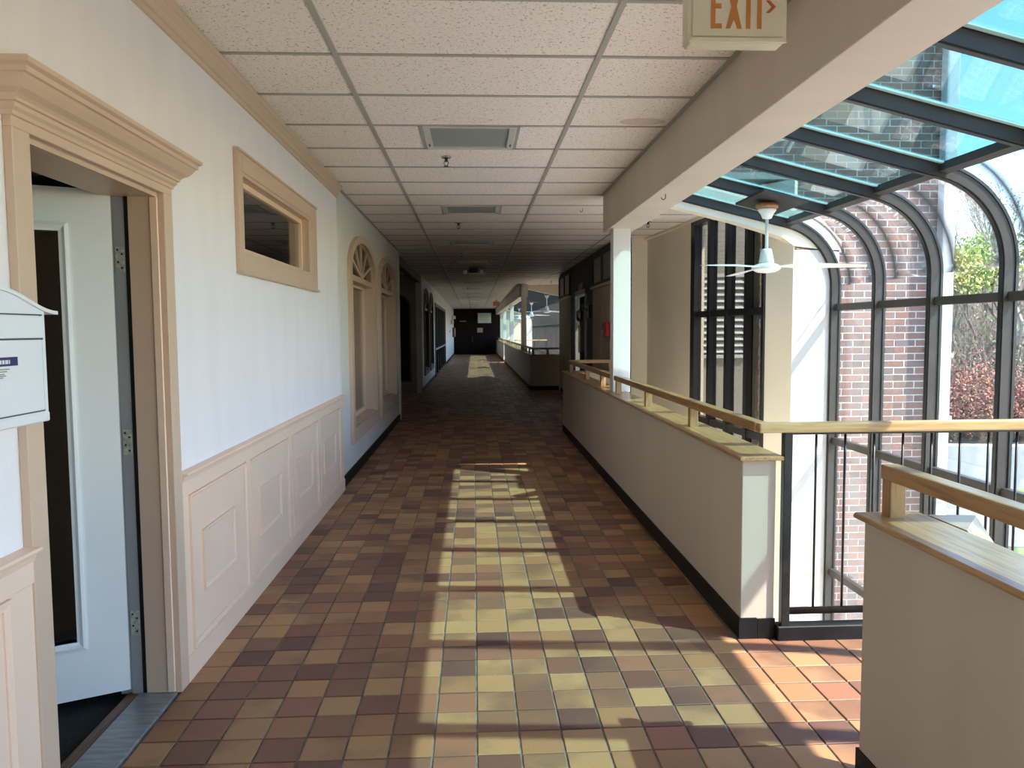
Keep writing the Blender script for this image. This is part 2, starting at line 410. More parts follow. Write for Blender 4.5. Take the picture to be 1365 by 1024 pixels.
# ------------------------------------------------------------------ mesh building
MW = {}                                   # world matrix of every parent (kept by hand, no depsgraph needed)
class MB:
    def __init__(s): s.v = []; s.f = []; s.sm = []
    def add(s, vs, fs, smooth=False):
        n = len(s.v)
        s.v += [tuple(q) for q in vs]
        s.f += [tuple(i + n for i in q) for q in fs]
        s.sm += [smooth] * len(fs)
        return s
    def box(s, x0, x1, y0, y1, z0, z1):
        return s.add([(x0, y0, z0), (x1, y0, z0), (x1, y1, z0), (x0, y1, z0), (x0, y0, z1), (x1, y0, z1), (x1, y1, z1), (x0, y1, z1)],
                     [(0, 3, 2, 1), (4, 5, 6, 7), (0, 1, 5, 4), (1, 2, 6, 5), (2, 3, 7, 6), (3, 0, 4, 7)])
    def prism(s, poly, axis, a, b, smooth=False):
        P = {'x': lambda u, v, t: (t, u, v), 'y': lambda u, v, t: (u, t, v), 'z': lambda u, v, t: (u, v, t)}[axis]
        n = len(poly)
        vs = [P(u, v, a) for u, v in poly] + [P(u, v, b) for u, v in poly]
        fs = [tuple(range(n)), tuple(range(2 * n - 1, n - 1, -1))]
        s.add(vs, fs)
        s.add(vs, [(i, (i + 1) % n, (i + 1) % n + n, i + n) for i in range(n)], smooth)
        return s
    def rings(s, rs, closed=False, caps=True, smooth=False):
        n = len(rs[0]); k = len(rs)
        vs = [p for r in rs for p in r]
        fs = []
        for i in range(k if closed else k - 1):
            j = (i + 1) % k
            for q in range(n):
                q2 = (q + 1) % n
                fs.append((i * n + q, i * n + q2, j * n + q2, j * n + q))
        s.add(vs, fs, smooth)
        if caps and not closed:
            s.add(rs[0], [tuple(range(n - 1, -1, -1))]); s.add(rs[-1], [tuple(range(n))])
        return s
    def tube(s, pts, r, n=8, smooth=True):
        pts = [Vector(p) for p in pts]
        rr = r if isinstance(r, (list, tuple)) else [r] * len(pts)
        rs = []
        prev = None
        for i, p in enumerate(pts):
            d = (pts[min(i + 1, len(pts) - 1)] - pts[max(i - 1, 0)]).normalized()
            if prev is None:
                u = d.cross(Vector((0, 0, 1)) if abs(d.z) < 0.9 else Vector((1, 0, 0))).normalized()
            else:
                u = (prev - d * prev.dot(d)).normalized()
            prev = u
            w = d.cross(u)
            rs.append([p + (u * math.cos(2 * math.pi * k / n) + w * math.sin(2 * math.pi * k / n)) * rr[i] for k in range(n)])
        return s.rings(rs, smooth=smooth)
    def lathe(s, prof, cx, cy, n=20, smooth=True):
        rs = [[(cx + r * math.cos(2 * math.pi * k / n), cy + r * math.sin(2 * math.pi * k / n), z) for k in range(n)] for r, z in prof]
        return s.rings(rs, smooth=smooth)
    def build(s, name, mt, parent=None, bevel=0.0, seg=1, local=False, kind=None, label=None):
        me = bpy.data.meshes.new(name)
        bm = bmesh.new()
        inv = MW[parent.name].inverted() if (parent is not None and not local) else None
        vv = [bm.verts.new((inv @ Vector(p)) if inv is not None else p) for p in s.v]
        for f, sm in zip(s.f, s.sm):
            try:
                fc = bm.faces.new([vv[i] for i in f]); fc.smooth = sm
            except ValueError:
                pass
        bmesh.ops.remove_doubles(bm, verts=bm.verts, dist=1e-6)
        bmesh.ops.recalc_face_normals(bm, faces=bm.faces)
        if bevel:
            es = [e for e in bm.edges if len(e.link_faces) == 2 and e.calc_face_angle(0) > 0.6]
            bmesh.ops.bevel(bm, geom=es, offset=bevel, offset_type='OFFSET', segments=seg, profile=0.6, affect='EDGES', clamp_overlap=True)
        bm.to_mesh(me); bm.free()
        me.materials.append(mt)
        o = bpy.data.objects.new(name, me)
        COL.objects.link(o)
        if parent is not None:
            o.parent = parent
            MW[o.name] = MW[parent.name]
        else:
            MW[o.name] = Matrix.Identity(4)
        if kind: o['kind'] = kind
        if label: o['label'] = label
        return o
def box(x0, x1, y0, y1, z0, z1): return MB().box(x0, x1, y0, y1, z0, z1)
def tag(o, label=None, cat=None, group=None, kind=None):
    if label: o['label'] = label
    if cat: o['category'] = cat
    if group: o['group'] = group
    if kind: o['kind'] = kind
    return o
def root(name, loc, label, cat, group=None, kind=None, rz=0.0):
    o = bpy.data.objects.new(name, None)
    COL.objects.link(o)
    o.empty_display_size = 0.1
    o.location = loc
    o.rotation_euler = (0, 0, rz)
    MW[o.name] = Matrix.Translation(loc) @ Matrix.Rotation(rz, 4, 'Z')
    return tag(o, label, cat, group, kind)
def inst(o, name, parent, loc=(0, 0, 0), rot=(0, 0, 0), scale=(1, 1, 1)):
    c = o.copy()
    c.name = name
    COL.objects.link(c)
    c.parent = parent
    c.location, c.rotation_euler, c.scale = loc, rot, scale
    MW[c.name] = MW[parent.name] if parent else Matrix.Identity(4)
    return c
KIDS = {}
def dup(src, loc, label, rz=None, scale=None):
    c = src.copy(); COL.objects.link(c)
    c.location = loc
    if rz is not None: c.rotation_euler = (0, 0, rz)
    if scale is not None: c.scale = scale
    c['label'] = label
    for ch in [o for o in ALL() if o.parent == src]:
        d = ch.copy(); COL.objects.link(d); d.parent = c
        for g in [o for o in ALL() if o.parent == ch]:
            e = g.copy(); COL.objects.link(e); e.parent = d
    return c
def ALL(): return list(COL.objects)
ORD = ['first', 'second', 'third', 'fourth', 'fifth', 'sixth', 'seventh', 'eighth', 'ninth', 'tenth', 'eleventh', 'twelfth', 'thirteenth', 'fourteenth', 'fifteenth', 'sixteenth']

# key planes
WL = -1.19          # left wall face
CZ = 2.678          # ceiling
Y0, Y1 = -6.0, 45.5 # ends of the corridor

# ================================================================== STRUCTURE: floor
fl = root('floor', (0, 0, 0), 'brown quarry tile floor of the long corridor', 'floor', kind='structure')
g = MB()
g.box(-1.32, 1.39, Y0, Y1, -0.3, -0.0055)
g.box(1.39, 3.15, 2.25, 3.42, -0.3, -0.0055)
g.box(1.39, 2.05, 10.72, 18.15, -0.3, -0.0055)
g.box(1.39, 3.15, Y0, 0.95, -0.3, -0.0055)  # added unseen landing; its sunlit floor bounces light into the corridor
g.box(1.39, 3.15, 33.3, 35.2, -0.3, -0.0055)
g.box(-2.5, -1.32, 12.45, 17.75, -0.3, -0.0055)
g.build('grout_bed', M['grout'], fl)
GJ = 0.0035
def tile_mb(x0, x1, y0, y1, mb, dz=0.0):
    b = 0.0022
    zt, zb = 0.0 + dz, -0.0045
    x0 += GJ; x1 -= GJ; y0 += GJ; y1 -= GJ
    if x1 - x0 < 0.012 or y1 - y0 < 0.012: return
    mb.add([(x0, y0, zb), (x1, y0, zb), (x1, y1, zb), (x0, y1, zb), (x0, y0, zt - b), (x1, y0, zt - b), (x1, y1, zt - b), (x0, y1, zt - b),
            (x0 + b, y0 + b, zt), (x1 - b, y0 + b, zt), (x1 - b, y1 - b, zt), (x0 + b, y1 - b, zt)],
           [(8, 9, 10, 11), (4, 5, 9, 8), (5, 6, 10, 9), (6, 7, 11, 10), (7, 4, 8, 11), (0, 1, 5, 4), (1, 2, 6, 5), (2, 3, 7, 6), (3, 0, 4, 7)])
def floor_xr(y):
    xl, xr = -1.172 if y < 6.9 else -1.192, 1.205 + 0.0041 * max(0, y - 3.39)
    if y < 0.9: xr = 3.1  # tiles of the added landing that bounces light
    elif y < 2.25: xr = 1.205
    elif y < 3.345: xr = 3.1
    elif 10.72 < y < 18.1: xr = 2.0
    elif 33.32 < y < 34.5: xr = 3.1
    elif y >= 18.1: xr = 1.312
    if 12.47 < y < 17.7: xl = -2.4
    return xl, xr
cells = []
j0 = int((Y0 - TY0) / TP_Y); j1 = int((Y1 - TY0) / TP_Y)
for j in range(j0, j1 + 1):
    ya, yb = TY0 + j * TP_Y, TY0 + (j + 1) * TP_Y
    xl, xr = floor_xr((ya + yb) / 2)
    if 2.14 < (ya + yb) / 2 < 3.0: xl = -1.172
    i0 = int(math.floor((xl - TX0) / TP_X)); i1 = int(math.ceil((xr - TX0) / TP_X))
    for i in range(i0, i1):
        xa, xb = max(xl, TX0 + i * TP_X), min(xr, TX0 + (i + 1) * TP_X)
        if xb - xa > 0.02: cells.append((xa, xb, max(ya, Y0), min(yb, Y1)))
def seen(c):
    p = project(((c[0] + c[1]) / 2, (c[2] + c[3]) / 2, 0))
    if not p or not (-10 < p[0] < 1375 and p[1] < 1040): return None
    if p[0] > 1150: return None
    return p[2]
ranked = sorted([(seen(c), k) for k, c in enumerate(cells) if seen(c)])
parts_ids = set(k for _, k in ranked[:298])
tile_proto = None
field = MB()
for k, c in enumerate(cells):
    full = abs((c[1] - c[0]) - TP_X) < 1e-4
    if k in parts_ids:
        cx, cy = (c[0] + c[1]) / 2, (c[2] + c[3]) / 2
        dz = rnd.uniform(-0.0006, 0.0006)
        if full:
            if tile_proto is None:
                tmb = MB(); tile_mb(-TP_X / 2, TP_X / 2, -TP_Y / 2, TP_Y / 2, tmb)
                tile_proto = tmb.build('tile', M['tile'], fl, local=True)
                tile_proto.location = (cx, cy, dz)
            else:
                inst(tile_proto, 'tile', fl, (cx, cy, dz), (rnd.uniform(-.002, .002), rnd.uniform(-.002, .002), rnd.uniform(-.004, .004)))
        else:
            tmb = MB(); tile_mb(c[0], c[1], c[2], c[3], tmb); tmb.build('tile', M['tile'], fl)
    else:
        tile_mb(*c, field, rnd.uniform(-0.0008, 0.0008))
field.build('distant_tiles', M['tile'], fl, kind='stuff')

# lower level floor of the glazed hall, seen only from other places
lf = tag(box(1.5, 3.3, Y0, 45, -3.5, -3.3).build('floor', M['pale_floor']), 'pale floor of the lower level under the glazed atrium', 'floor', kind='structure')

# ================================================================== STRUCTURE: ceiling
ce = root('ceiling', (0, 0, CZ), 'suspended ceiling of pale speckled acoustic panels', 'ceiling', kind='structure')
g = MB()
g.box(-4.2, 1.50, Y0 - 0.2, Y1 + 0.2, 2.77, 2.85)
g.box(1.50, 3.0, 6.97, 21.9, 2.77, 2.83)
g.box(1.50, 3.0, 42.56, Y1 + 0.2, 2.77, 2.85)
g.build('ceiling_slab', M['slab'], ce)
GX = [-3.058, -1.839, -0.62, 0.59, 1.809, 3.028]
GY0, GP = 3.646, 0.6096
def ceil_x(y):
    xl, xr = WL, 1.235
    if 7.33 < y < 10.8: xr = 2.7 - 0.0822 * (y - 7.1)
    elif 10.8 <= y < 17.9: xr = 2.0
    elif 17.9 <= y < 21.75: xr = 2.6
    elif y >= 21.75: xr = 1.27
    if 12.45 < y < 17.75: xl = -2.4
    return xl, xr
light_rows = set(range(2 - 15, 80, 5))                      # every fifth row holds a square light
light_y = []
far_panels = MB(); far_tees = MB()
pz0, pz1 = CZ + 0.006, CZ + 0.022
pmesh = {}
def panel(x0, x1, y0, y1, part):
    if x1 - x0 < 0.03: return
    if not part:
        far_panels.box(x0 + .004, x1 - .004, y0 + .004, y1 - .004, pz0, pz1); return
    w, d = round(x1 - x0, 3), round(y1 - y0, 3)
    key = (w, d)
    tilt = (rnd.uniform(-.0012, .0012), rnd.uniform(-.0012, .0012), 0)
    if key not in pmesh:
        o = MB().box(-w / 2 + .004, w / 2 - .004, -d / 2 + .004, d / 2 - .004, 0.006, 0.022).build('ceiling_panel', M['panel'], ce, bevel=0.003, local=True)
        o.location = ((x0 + x1) / 2, (y0 + y1) / 2, 0)
        pmesh[key] = o
    else:
        inst(pmesh[key], 'ceiling_panel', ce, ((x0 + x1) / 2, (y0 + y1) / 2, 0), tilt)
k0 = int((Y0 - GY0) / GP) - 1; k1 = int((Y1 - GY0) / GP)
for k in range(k0, k1 + 1):
    ya, yb = GY0 + k * GP, GY0 + (k + 1) * GP
    if ya < Y0: ya = Y0
    yb = min(yb, Y1)
    ym = (ya + yb) / 2
    xl, xr = ceil_x(ym)
    part = 1.8 < ym < 18.2
    cuts = [xl] + [q for q in GX if xl + .02 < q < xr - .02] + [xr]
    is_light = (k % 5 == 2) and yb < Y1
    for a, b in zip(cuts[:-1], cuts[1:]):
        if is_light and abs(a + 0.62) < .01:
            panel(a, -0.32, ya, yb, part); panel(0.29, b, ya, yb, part)
        else:
            panel(a, b, ya, yb, part)
    if is_light: light_y.append((ya, yb))
    t = box(xl, xr, ya - 0.011, ya + 0.011, CZ, CZ + 0.03)
    if part: t.build('cross_tee', M['tee'], ce)
    else: far_tees.box(xl, xr, ya - 0.011, ya + 0.011, CZ, CZ + 0.03)
    if is_light:
        for xx in (-0.32, 0.29): far_tees.box(xx - 0.011, xx + 0.011, ya, yb, CZ, CZ + 0.03)
for gx in GX:
    ranges = {-3.058: [], -1.839: [(12.5, 17.7)], -0.62: [(Y0, Y1)], 0.59: [(Y0, Y1)], 1.809: [(7.33, 21.75)], 3.028: []}[gx]
    for a, b in ranges: box(gx - 0.013, gx + 0.013, a, b, CZ - 0.001, CZ + 0.03).build('main_tee', M['tee'], ce)
box(WL, WL + 0.02, 6.9, 12.45, CZ - 0.001, CZ + .01).build('edge_tee', M['tee'], ce)
box(1.205, 1.23, Y0, 7.33, CZ - 0.001, CZ + .01).build('edge_tee', M['tee'], ce)
far_panels.build('distant_ceiling_panels', M['panel'], ce, kind='stuff')
far_tees.build('distant_tees', M['tee'], ce, kind='stuff')

# ================================================================== STRUCTURE: beam and columns
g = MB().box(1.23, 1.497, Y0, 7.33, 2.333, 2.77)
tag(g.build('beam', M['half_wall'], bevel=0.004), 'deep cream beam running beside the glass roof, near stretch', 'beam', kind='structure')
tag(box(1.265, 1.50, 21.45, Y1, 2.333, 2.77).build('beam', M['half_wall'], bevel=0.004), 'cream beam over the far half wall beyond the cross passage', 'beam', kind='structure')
def column(x0, x1, y0, y1, z0, z1, label):
    g = MB().box(x0, x1, y0, y1, z0, z1)
    return tag(g.build('column', M['wall_white'], bevel=0.004), label, 'column', kind='structure')
column(1.268, 1.428, 7.0, 7.15, 0.845, 2.335, 'white square column on the near half wall, half lit by the sun')
column(1.315, 1.45, 21.3, 21.45, 0.85, CZ + .05, 'cream column rising to the ceiling at the end of the far beam')
column(1.33, 1.47, 28.5, 28.65, 0.85, 2.335, 'sunlit white column midway along the far half wall')
column(1.33, 1.47, 35.3, 35.45, 0.85, 2.335, 'sunlit white column closest to the dark doors at the end')

# ================================================================== STRUCTURE: left wall with its doors and windows
WT = 0.13
def ellipse_top(ya, yb, zs, rise, n=24):
    c, a = (ya + yb) / 2, (yb - ya) / 2
    return [(c - a * math.cos(math.pi * i / n), zs + rise * math.sin(math.pi * i / n)) for i in range(n + 1)]
def wall_y(x0, x1, ya, yb, za, zb, openings, mb):
    """wall slab in the plane x=const with openings (y0,y1,z0,z1,rise)"""
    y = ya
    for (o0, o1, z0, z1, rise) in sorted(openings):
        if o0 > y: mb.box(x0, x1, y, o0, za, zb)
        if z0 > za: mb.box(x0, x1, o0, o1, za, z0)
        if rise:
            pts = ellipse_top(o0, o1, z1, rise)
            for (p, q) in zip(pts[:-1], pts[1:]):
                mb.prism([(p[0], p[1]), (q[0], q[1]), (q[0], zb), (p[0], zb)], 'x', x0, x1)
        elif z1 < zb:
            mb.box(x0, x1, o0, o1, z1, zb)
        y = o1
    if y < yb: mb.box(x0, x1, y, yb, za, zb)
DOOR = (2.155, 2.99)
nearop = [(2.13, 3.012, 0, 1.945, 0), (4.06, 5.70, 1.825, 2.235, 0)]
A_WIN = [(7.44, 9.42), (9.745, 11.70)]
B_WIN = [(18.42, 20.28), (20.83, 22.50)]
wl_ = root('wall_left', (WL, 0, 0), 'long white wall along one side with arched windows', 'wall', kind='structure')
g = MB(); wall_y(WL - WT, WL, Y0, 6.885, -0.1, 2.75, nearop, g); g.build('papered_wall', M['wall_paper'], wl_)
g = MB(); wall_y(WL - WT, WL - 0.008, 6.885, 12.45, -0.1, 2.75, [(a + .1, b - .1, 0.45, 2.0, 0.34) for a, b in A_WIN], g)
g.box(WL - 2.0, WL - WT, 12.33, 12.45, -.1, 2.75)
g.build('painted_wall', M['wall_white'], wl_)
g = MB(); wall_y(WL - WT, WL, 17.75, Y1, -0.1, 2.75, [(a + .08, b - .08, 0.45, 2.05, 0.34) for a, b in B_WIN] + [(23.6, 31.7, 0, 2.2, 0)], g)
g.build('painted_wall', M['wall_white'], wl_)
box(WL - 0.01, WL + 0.012, 6.885, 6.925, 0, 2.66).build('corner_strip', M['wall_white'], wl_, bevel=0.003)
box(WL - 0.06, WL + 0.01, 12.25, 12.455, 0, CZ).build('end_strip', M['wall_white'], wl_)
# recess of the shop entrance
g = MB(); g.box(-2.5, -2.4, 12.33, 17.85, -.1, 2.75); g.box(-2.5, WL - WT, 17.75, 17.87, -.1, 2.75)
g.build('entrance_recess', M['passage'], wl_)
# dark rooms behind
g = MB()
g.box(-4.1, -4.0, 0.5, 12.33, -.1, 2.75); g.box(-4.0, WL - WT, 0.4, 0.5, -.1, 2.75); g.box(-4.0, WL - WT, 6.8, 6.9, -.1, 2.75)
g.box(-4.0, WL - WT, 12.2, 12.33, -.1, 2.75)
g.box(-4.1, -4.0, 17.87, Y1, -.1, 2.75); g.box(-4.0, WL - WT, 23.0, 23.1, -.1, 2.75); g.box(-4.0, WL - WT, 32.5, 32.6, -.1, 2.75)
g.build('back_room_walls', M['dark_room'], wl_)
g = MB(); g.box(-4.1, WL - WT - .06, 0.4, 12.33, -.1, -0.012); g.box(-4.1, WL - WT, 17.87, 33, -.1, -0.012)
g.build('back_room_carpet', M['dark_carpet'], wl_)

# crown moulding (trim_1), swept profile
tr1 = MB()
cp = [(WL, 2.582), (WL + .012, 2.582), (WL + .016, 2.60), (WL + .024, 2.606), (WL + .03, 2.63), (WL + .046, 2.655), (WL + .052, 2.66), (WL + .056, 2.678), (WL, 2.678)]
tr1.prism(cp, 'y', Y0, 6.885)
tag(tr1.build('trim_1', M['beige_trim']), 'beige crown moulding where the papered wall meets the ceiling', 'moulding', kind='structure')

# wainscot
def wainscot(name, y0, y1, label, panels):
    w = root(name, (WL, y0, 0), label, 'wainscot', kind='structure')
    box(WL, WL + 0.018, y0, y1, 0, 0.83).build('wainscot_board', M['beige'], w)
    cap = [(WL, 0.858), (WL + .046, 0.858), (WL + .05, 0.852), (WL + .046, 0.846), (WL + .036, 0.844), (WL + .032, 0.836), (WL + .028, 0.826), (WL + .026, 0.82), (WL, 0.82)]
    MB().prism(cap, 'y', y0, y1).build('chair_rail', M['beige'], w)
    F0 = WL + .018
    pr = MB().box(F0, F0 + .008, y0, y1, 0, 0.105)
    pr.build('bottom_rail', M['beige'], w, bevel=0.002)
    box(F0, F0 + .006, y0, y1, 0.762, 0.82).build('top_rail', M['beige'], w, bevel=0.002)
    def frame(a, b, c, d, t, h, nm):
        g = MB()
        prof = [(0, 0), (0, h), (t * .35, h * 1.0), (t * .6, h * .5), (t, h * .45), (t, 0)]
        cs = [(a, c), (b, c), (b, d), (a, d)]
        sg = [(1, 1), (-1, 1), (-1, -1), (1, -1)]
        rs = []
        for (yy, zz), (sy, sz) in zip(cs, sg):
            rs.append([(F0 + ph, yy + sy * pt, zz + sz * pt) for pt, ph in prof])
        g.rings(rs, closed=True)
        g.build(nm, M['beige'], w)
    for (a, b, ia, ib) in panels:
        frame(a, b, 0.112, 0.757, 0.026, 0.011, 'panel_moulding')
        if ia is not None:
            frame(ia, ib, 0.312, 0.578, 0.024, 0.011, 'inner_moulding')
            box(F0, F0 + .003, ia + .024, ib - .024, 0.336, 0.554).build('raised_panel', M['beige'], w)
    for (a, b, _, _), (c, d, _, _) in zip(panels[:-1], panels[1:]):
        box(F0, F0 + .006, b, c, 0.105, 0.762).build('stile', M['beige'], w)
    return w
wainscot('trim_2', 3.09, 6.885, 'beige panelled wainscot between the open door and the arched windows',
         [(3.165, 3.945, 3.305, 3.74), (4.02, 4.84, 4.18, 4.64), (4.93, 5.74, 5.07, 5.53), (5.84, 6.70, 5.97, 6.46)])
wainscot('trim_3', 0.2, 2.055, 'beige wainscot below the white mailbox',
         [(0.25, 1.0, 0.4, 0.85), (1.08, 1.945, 1.22, 1.80)])

# black baseboards
tag(box(WL - .008, WL + .006, 6.925, 12.45, 0, 0.1).build('baseboard_left', M['black_base']), 'black rubber baseboard under the two pale arched windows', 'baseboard', kind='structure')
tag(box(WL, WL + .008, 17.75, 23.5, 0, 0.1).build('baseboard_left', M['black_base']), 'black baseboard under the dark arched windows beyond the recess', 'baseboard', kind='structure')
tag(box(WL, WL + .008, 31.9, Y1, 0, 0.1).build('baseboard_left', M['black_base']), 'black baseboard along the last white wall before the end doors', 'baseboard', kind='structure')

# ---------------------------------------------------------------- door_1 : near open door
d1 = root('door_1', (WL, 2.57, 0), 'white door standing open inside a beige moulded door frame', 'door', kind='structure')
FX = -1.165
def casing(y0, y1):
    box(WL, FX, y0, y1, 0, 1.945).build('side_casing', M['beige_trim'], d1, bevel=0.002)
casing(2.053, 2.132); casing(3.012, 3.092)
box(WL, FX, 2.053, 3.092, 1.945, 1.985).build('head_casing', M['beige_trim'], d1, bevel=0.002)
# cornice with returned ends: profile offset p outward at height z
prof = [(0.0, 1.972), (0.006, 1.974), (0.008, 1.984), (0.016, 1.992), (0.018, 2.002), (0.026, 2.004), (0.026, 2.012), (0.034, 2.020), (0.052, 2.030), (0.066, 2.048), (0.072, 2.058), (0.080, 2.060), (0.080, 2.074), (0.092, 2.080), (0.094, 2.092), (0.088, 2.096), (0.0, 2.096)]
g = MB()
rs = []
for p, z in prof:
    k = p * 0.9
    rs.append([(WL, 2.053 - k, z), (FX + p, 2.053 - k, z), (FX + p, 3.092 + k, z), (WL, 3.092 + k, z)])
for i in range(len(rs) - 1):
    g.add(rs[i] + rs[i + 1], [(0, 1, 5, 4), (1, 2, 6, 5), (2, 3, 7, 6)])
g.add(rs[-1], [(0, 1, 2, 3)])
g.add(rs[0], [(0, 3, 2, 1)])
g.build('cornice', M['beige_trim'], d1)
# jamb lining: stepped
box(WL - WT - .07, WL - .002, 2.132, 2.147, 0, 1.93).build('jamb', M['beige_trim'], d1)
box(-1.294, WL - .002, 2.997, 3.012, 0, 1.93).build('jamb', M['beige_trim'], d1)
hj = box(-1.352, -1.308, 3.001, 3.03, 0, 1.945).build('hinge_jamb', M['door_edge'], d1)
for zc in (1.695, 1.0, 0.29):
    hp = box(-1.346, -1.314, 2.9975, 3.001, zc - .048, zc + .048).build('hinge', M['hinge'], hj)
    sm = MB()
    for (dx, dz) in ((-.008, .036), (.008, .02), (-.007, -.01), (.007, -.032)):
        sm.tube([(-1.33 + dx, 2.9978, zc + dz), (-1.33 + dx, 2.9964, zc + dz)], .0042, 8)
    sm.build('hinge_screws', M['screw'], hj)
box(WL - WT - .07, WL - .002, 2.132, 3.012, 1.93, 1.945).build('head_jamb', M['beige_trim'], d1)
box(WL - 0.022, WL + .006, 2.99, 3.0, 0.012, 1.925).build('door_stop', M['beige'], d1, bevel=.002)
box(-1.325, WL + .014, 2.132, 3.0, -0.004, 0.010).build('threshold_plate', M['dull_metal'], d1, bevel=0.003)
box(-1.372, -1.328, 2.12, 3.03, -0.004, 0.006).build('threshold_board', M['sill_wood'], d1, bevel=0.003)
box(-1.309, -1.293, 2.998, 3.03, 0.0, 1.945).build('dark_gap_seal', M['black_base'], d1)
# leaf: hinge line at (-1.345, 2.995); leaf direction
hx, hy = -1.353, 2.988
ang = math.atan2(-0.102, -0.213)
LW, LT = 0.835, 0.040
lf_M = Matrix.Translation((hx, hy, 0)) @ Matrix.Rotation(ang, 4, 'Z')
def leafbox(u0, u1, v0, v1, z0, z1): return (u0, u1, v0, v1, z0, z1)
def lb(mb):   # transform a MB built in leaf space (u along the leaf, v to its far side)
    mb.v = [tuple(lf_M @ Vector(p)) for p in mb.v]; return mb
G0, G1, GZ0, GZ1 = 0.173, 0.66, 0.254, 1.791
g = MB()
zb, zt = 0.03, 1.95
# v: front face at v=0 faces the camera; thickness goes to v<0 -> (rotation puts -v away)
g.box(0, G0, -LT, 0, zb, zt); g.box(G1, LW, -LT, 0, zb, zt); g.box(G0, G1, -LT, 0, zb, GZ0); g.box(G0, G1, -LT, 0, GZ1, zt)
leaf = lb(g).build('door_leaf', M['white_paint'], d1)
# glazing bead
prof = [(-0.032, 0.0), (-0.032, 0.008), (-0.02, 0.012), (-0.010, 0.006), (0.0, 0.004), (0.0, -0.02), (-0.004, -0.02), (-0.004, 0.0)]
for side in (1, -1):
    g = MB(); rs = []
    for (uu, zz), (su, sz) in zip([(G0, GZ0), (G1, GZ0), (G1, GZ1), (G0, GZ1)], [(1, 1), (-1, 1), (-1, -1), (1, -1)]):
        rs.append([(uu + su * a, (h if side == 1 else -LT - h), zz + sz * a) for a, h in prof])
    g.rings(rs, closed=True); lb(g).build('glazing_bead', M['white_paint'], leaf)
lb(MB().box(G0, G1, -0.024, -0.018, GZ0, GZ1)).build('door_pane', M['dark_glass'], leaf)
lb(MB().box(-0.004, 0.0005, -LT + .001, -0.001, zb, zt)).build('hinge_edge', M['door_edge'], leaf)
box(-1.40, -1.353, 3.012, 3.06, 0, 1.97).build('rear_jamb', M['door_edge'], d1)

# ---------------------------------------------------------------- window_1 : transom window
w1 = root('window_1', (WL, 4.92, 2.03), 'small wide interior window in a beige frame high on the papered wall', 'window', kind='structure')
def frame_ring(y0, y1, z0, z1, t, xa, xb, mb):
    tl, trr, tb, tt = t
    mb.box(xa, xb, y0, y0 + tl, z0, z1); mb.box(xa, xb, y1 - trr, y1, z0, z1)
    mb.box(xa, xb, y0 + tl, y1 - trr, z0, z0 + tb); mb.box(xa, xb, y0 + tl, y1 - trr, z1 - tt, z1)
yy0, yy1, zz0, zz1 = 3.965, 5.88, 1.727, 2.338
box(WL, FX, yy0, yy0 + .075, zz0, zz1).build('side_casing', M['beige_trim'], w1, bevel=.002)
box(WL, FX, yy1 - .20, yy1, zz0, zz1).build('side_casing', M['beige_trim'], w1, bevel=.002)
box(WL, FX, yy0 + .075, yy1 - .20, zz1 - .105, zz1).build('head_casing', M['beige_trim'], w1, bevel=.002)
box(WL, FX, yy0 + .075, yy1 - .20, zz0, zz0 + .095).build('bottom_casing', M['beige_trim'], w1, bevel=.002)
box(WL, FX + .012, yy0 - .004, yy1 + .02, zz0 - .014, zz0 + .002).build('sill_lip', M['beige_trim'], w1, bevel=.003)
box(WL, FX + .008, yy0 - .004, yy1 + .004, zz1 - .014, zz1 + .002).build('top_lip', M['beige_trim'], w1, bevel=.003)
g = MB(); frame_ring(4.04, 5.70, 1.822, 2.233, (.02, .07, .02, .02), WL - WT, FX - .006, g); g.build('reveal', M['beige_trim'], w1)
g = MB(); frame_ring(4.06, 5.63, 1.842, 2.213, (.03, .03, .02, .03), WL - .075, WL - .03, g); g.build('sash', M['beige'], w1)
box(WL - .056, WL - .050, 4.09, 5.60, 1.862, 2.183).build('window_pane', M['dark_glass'], w1)

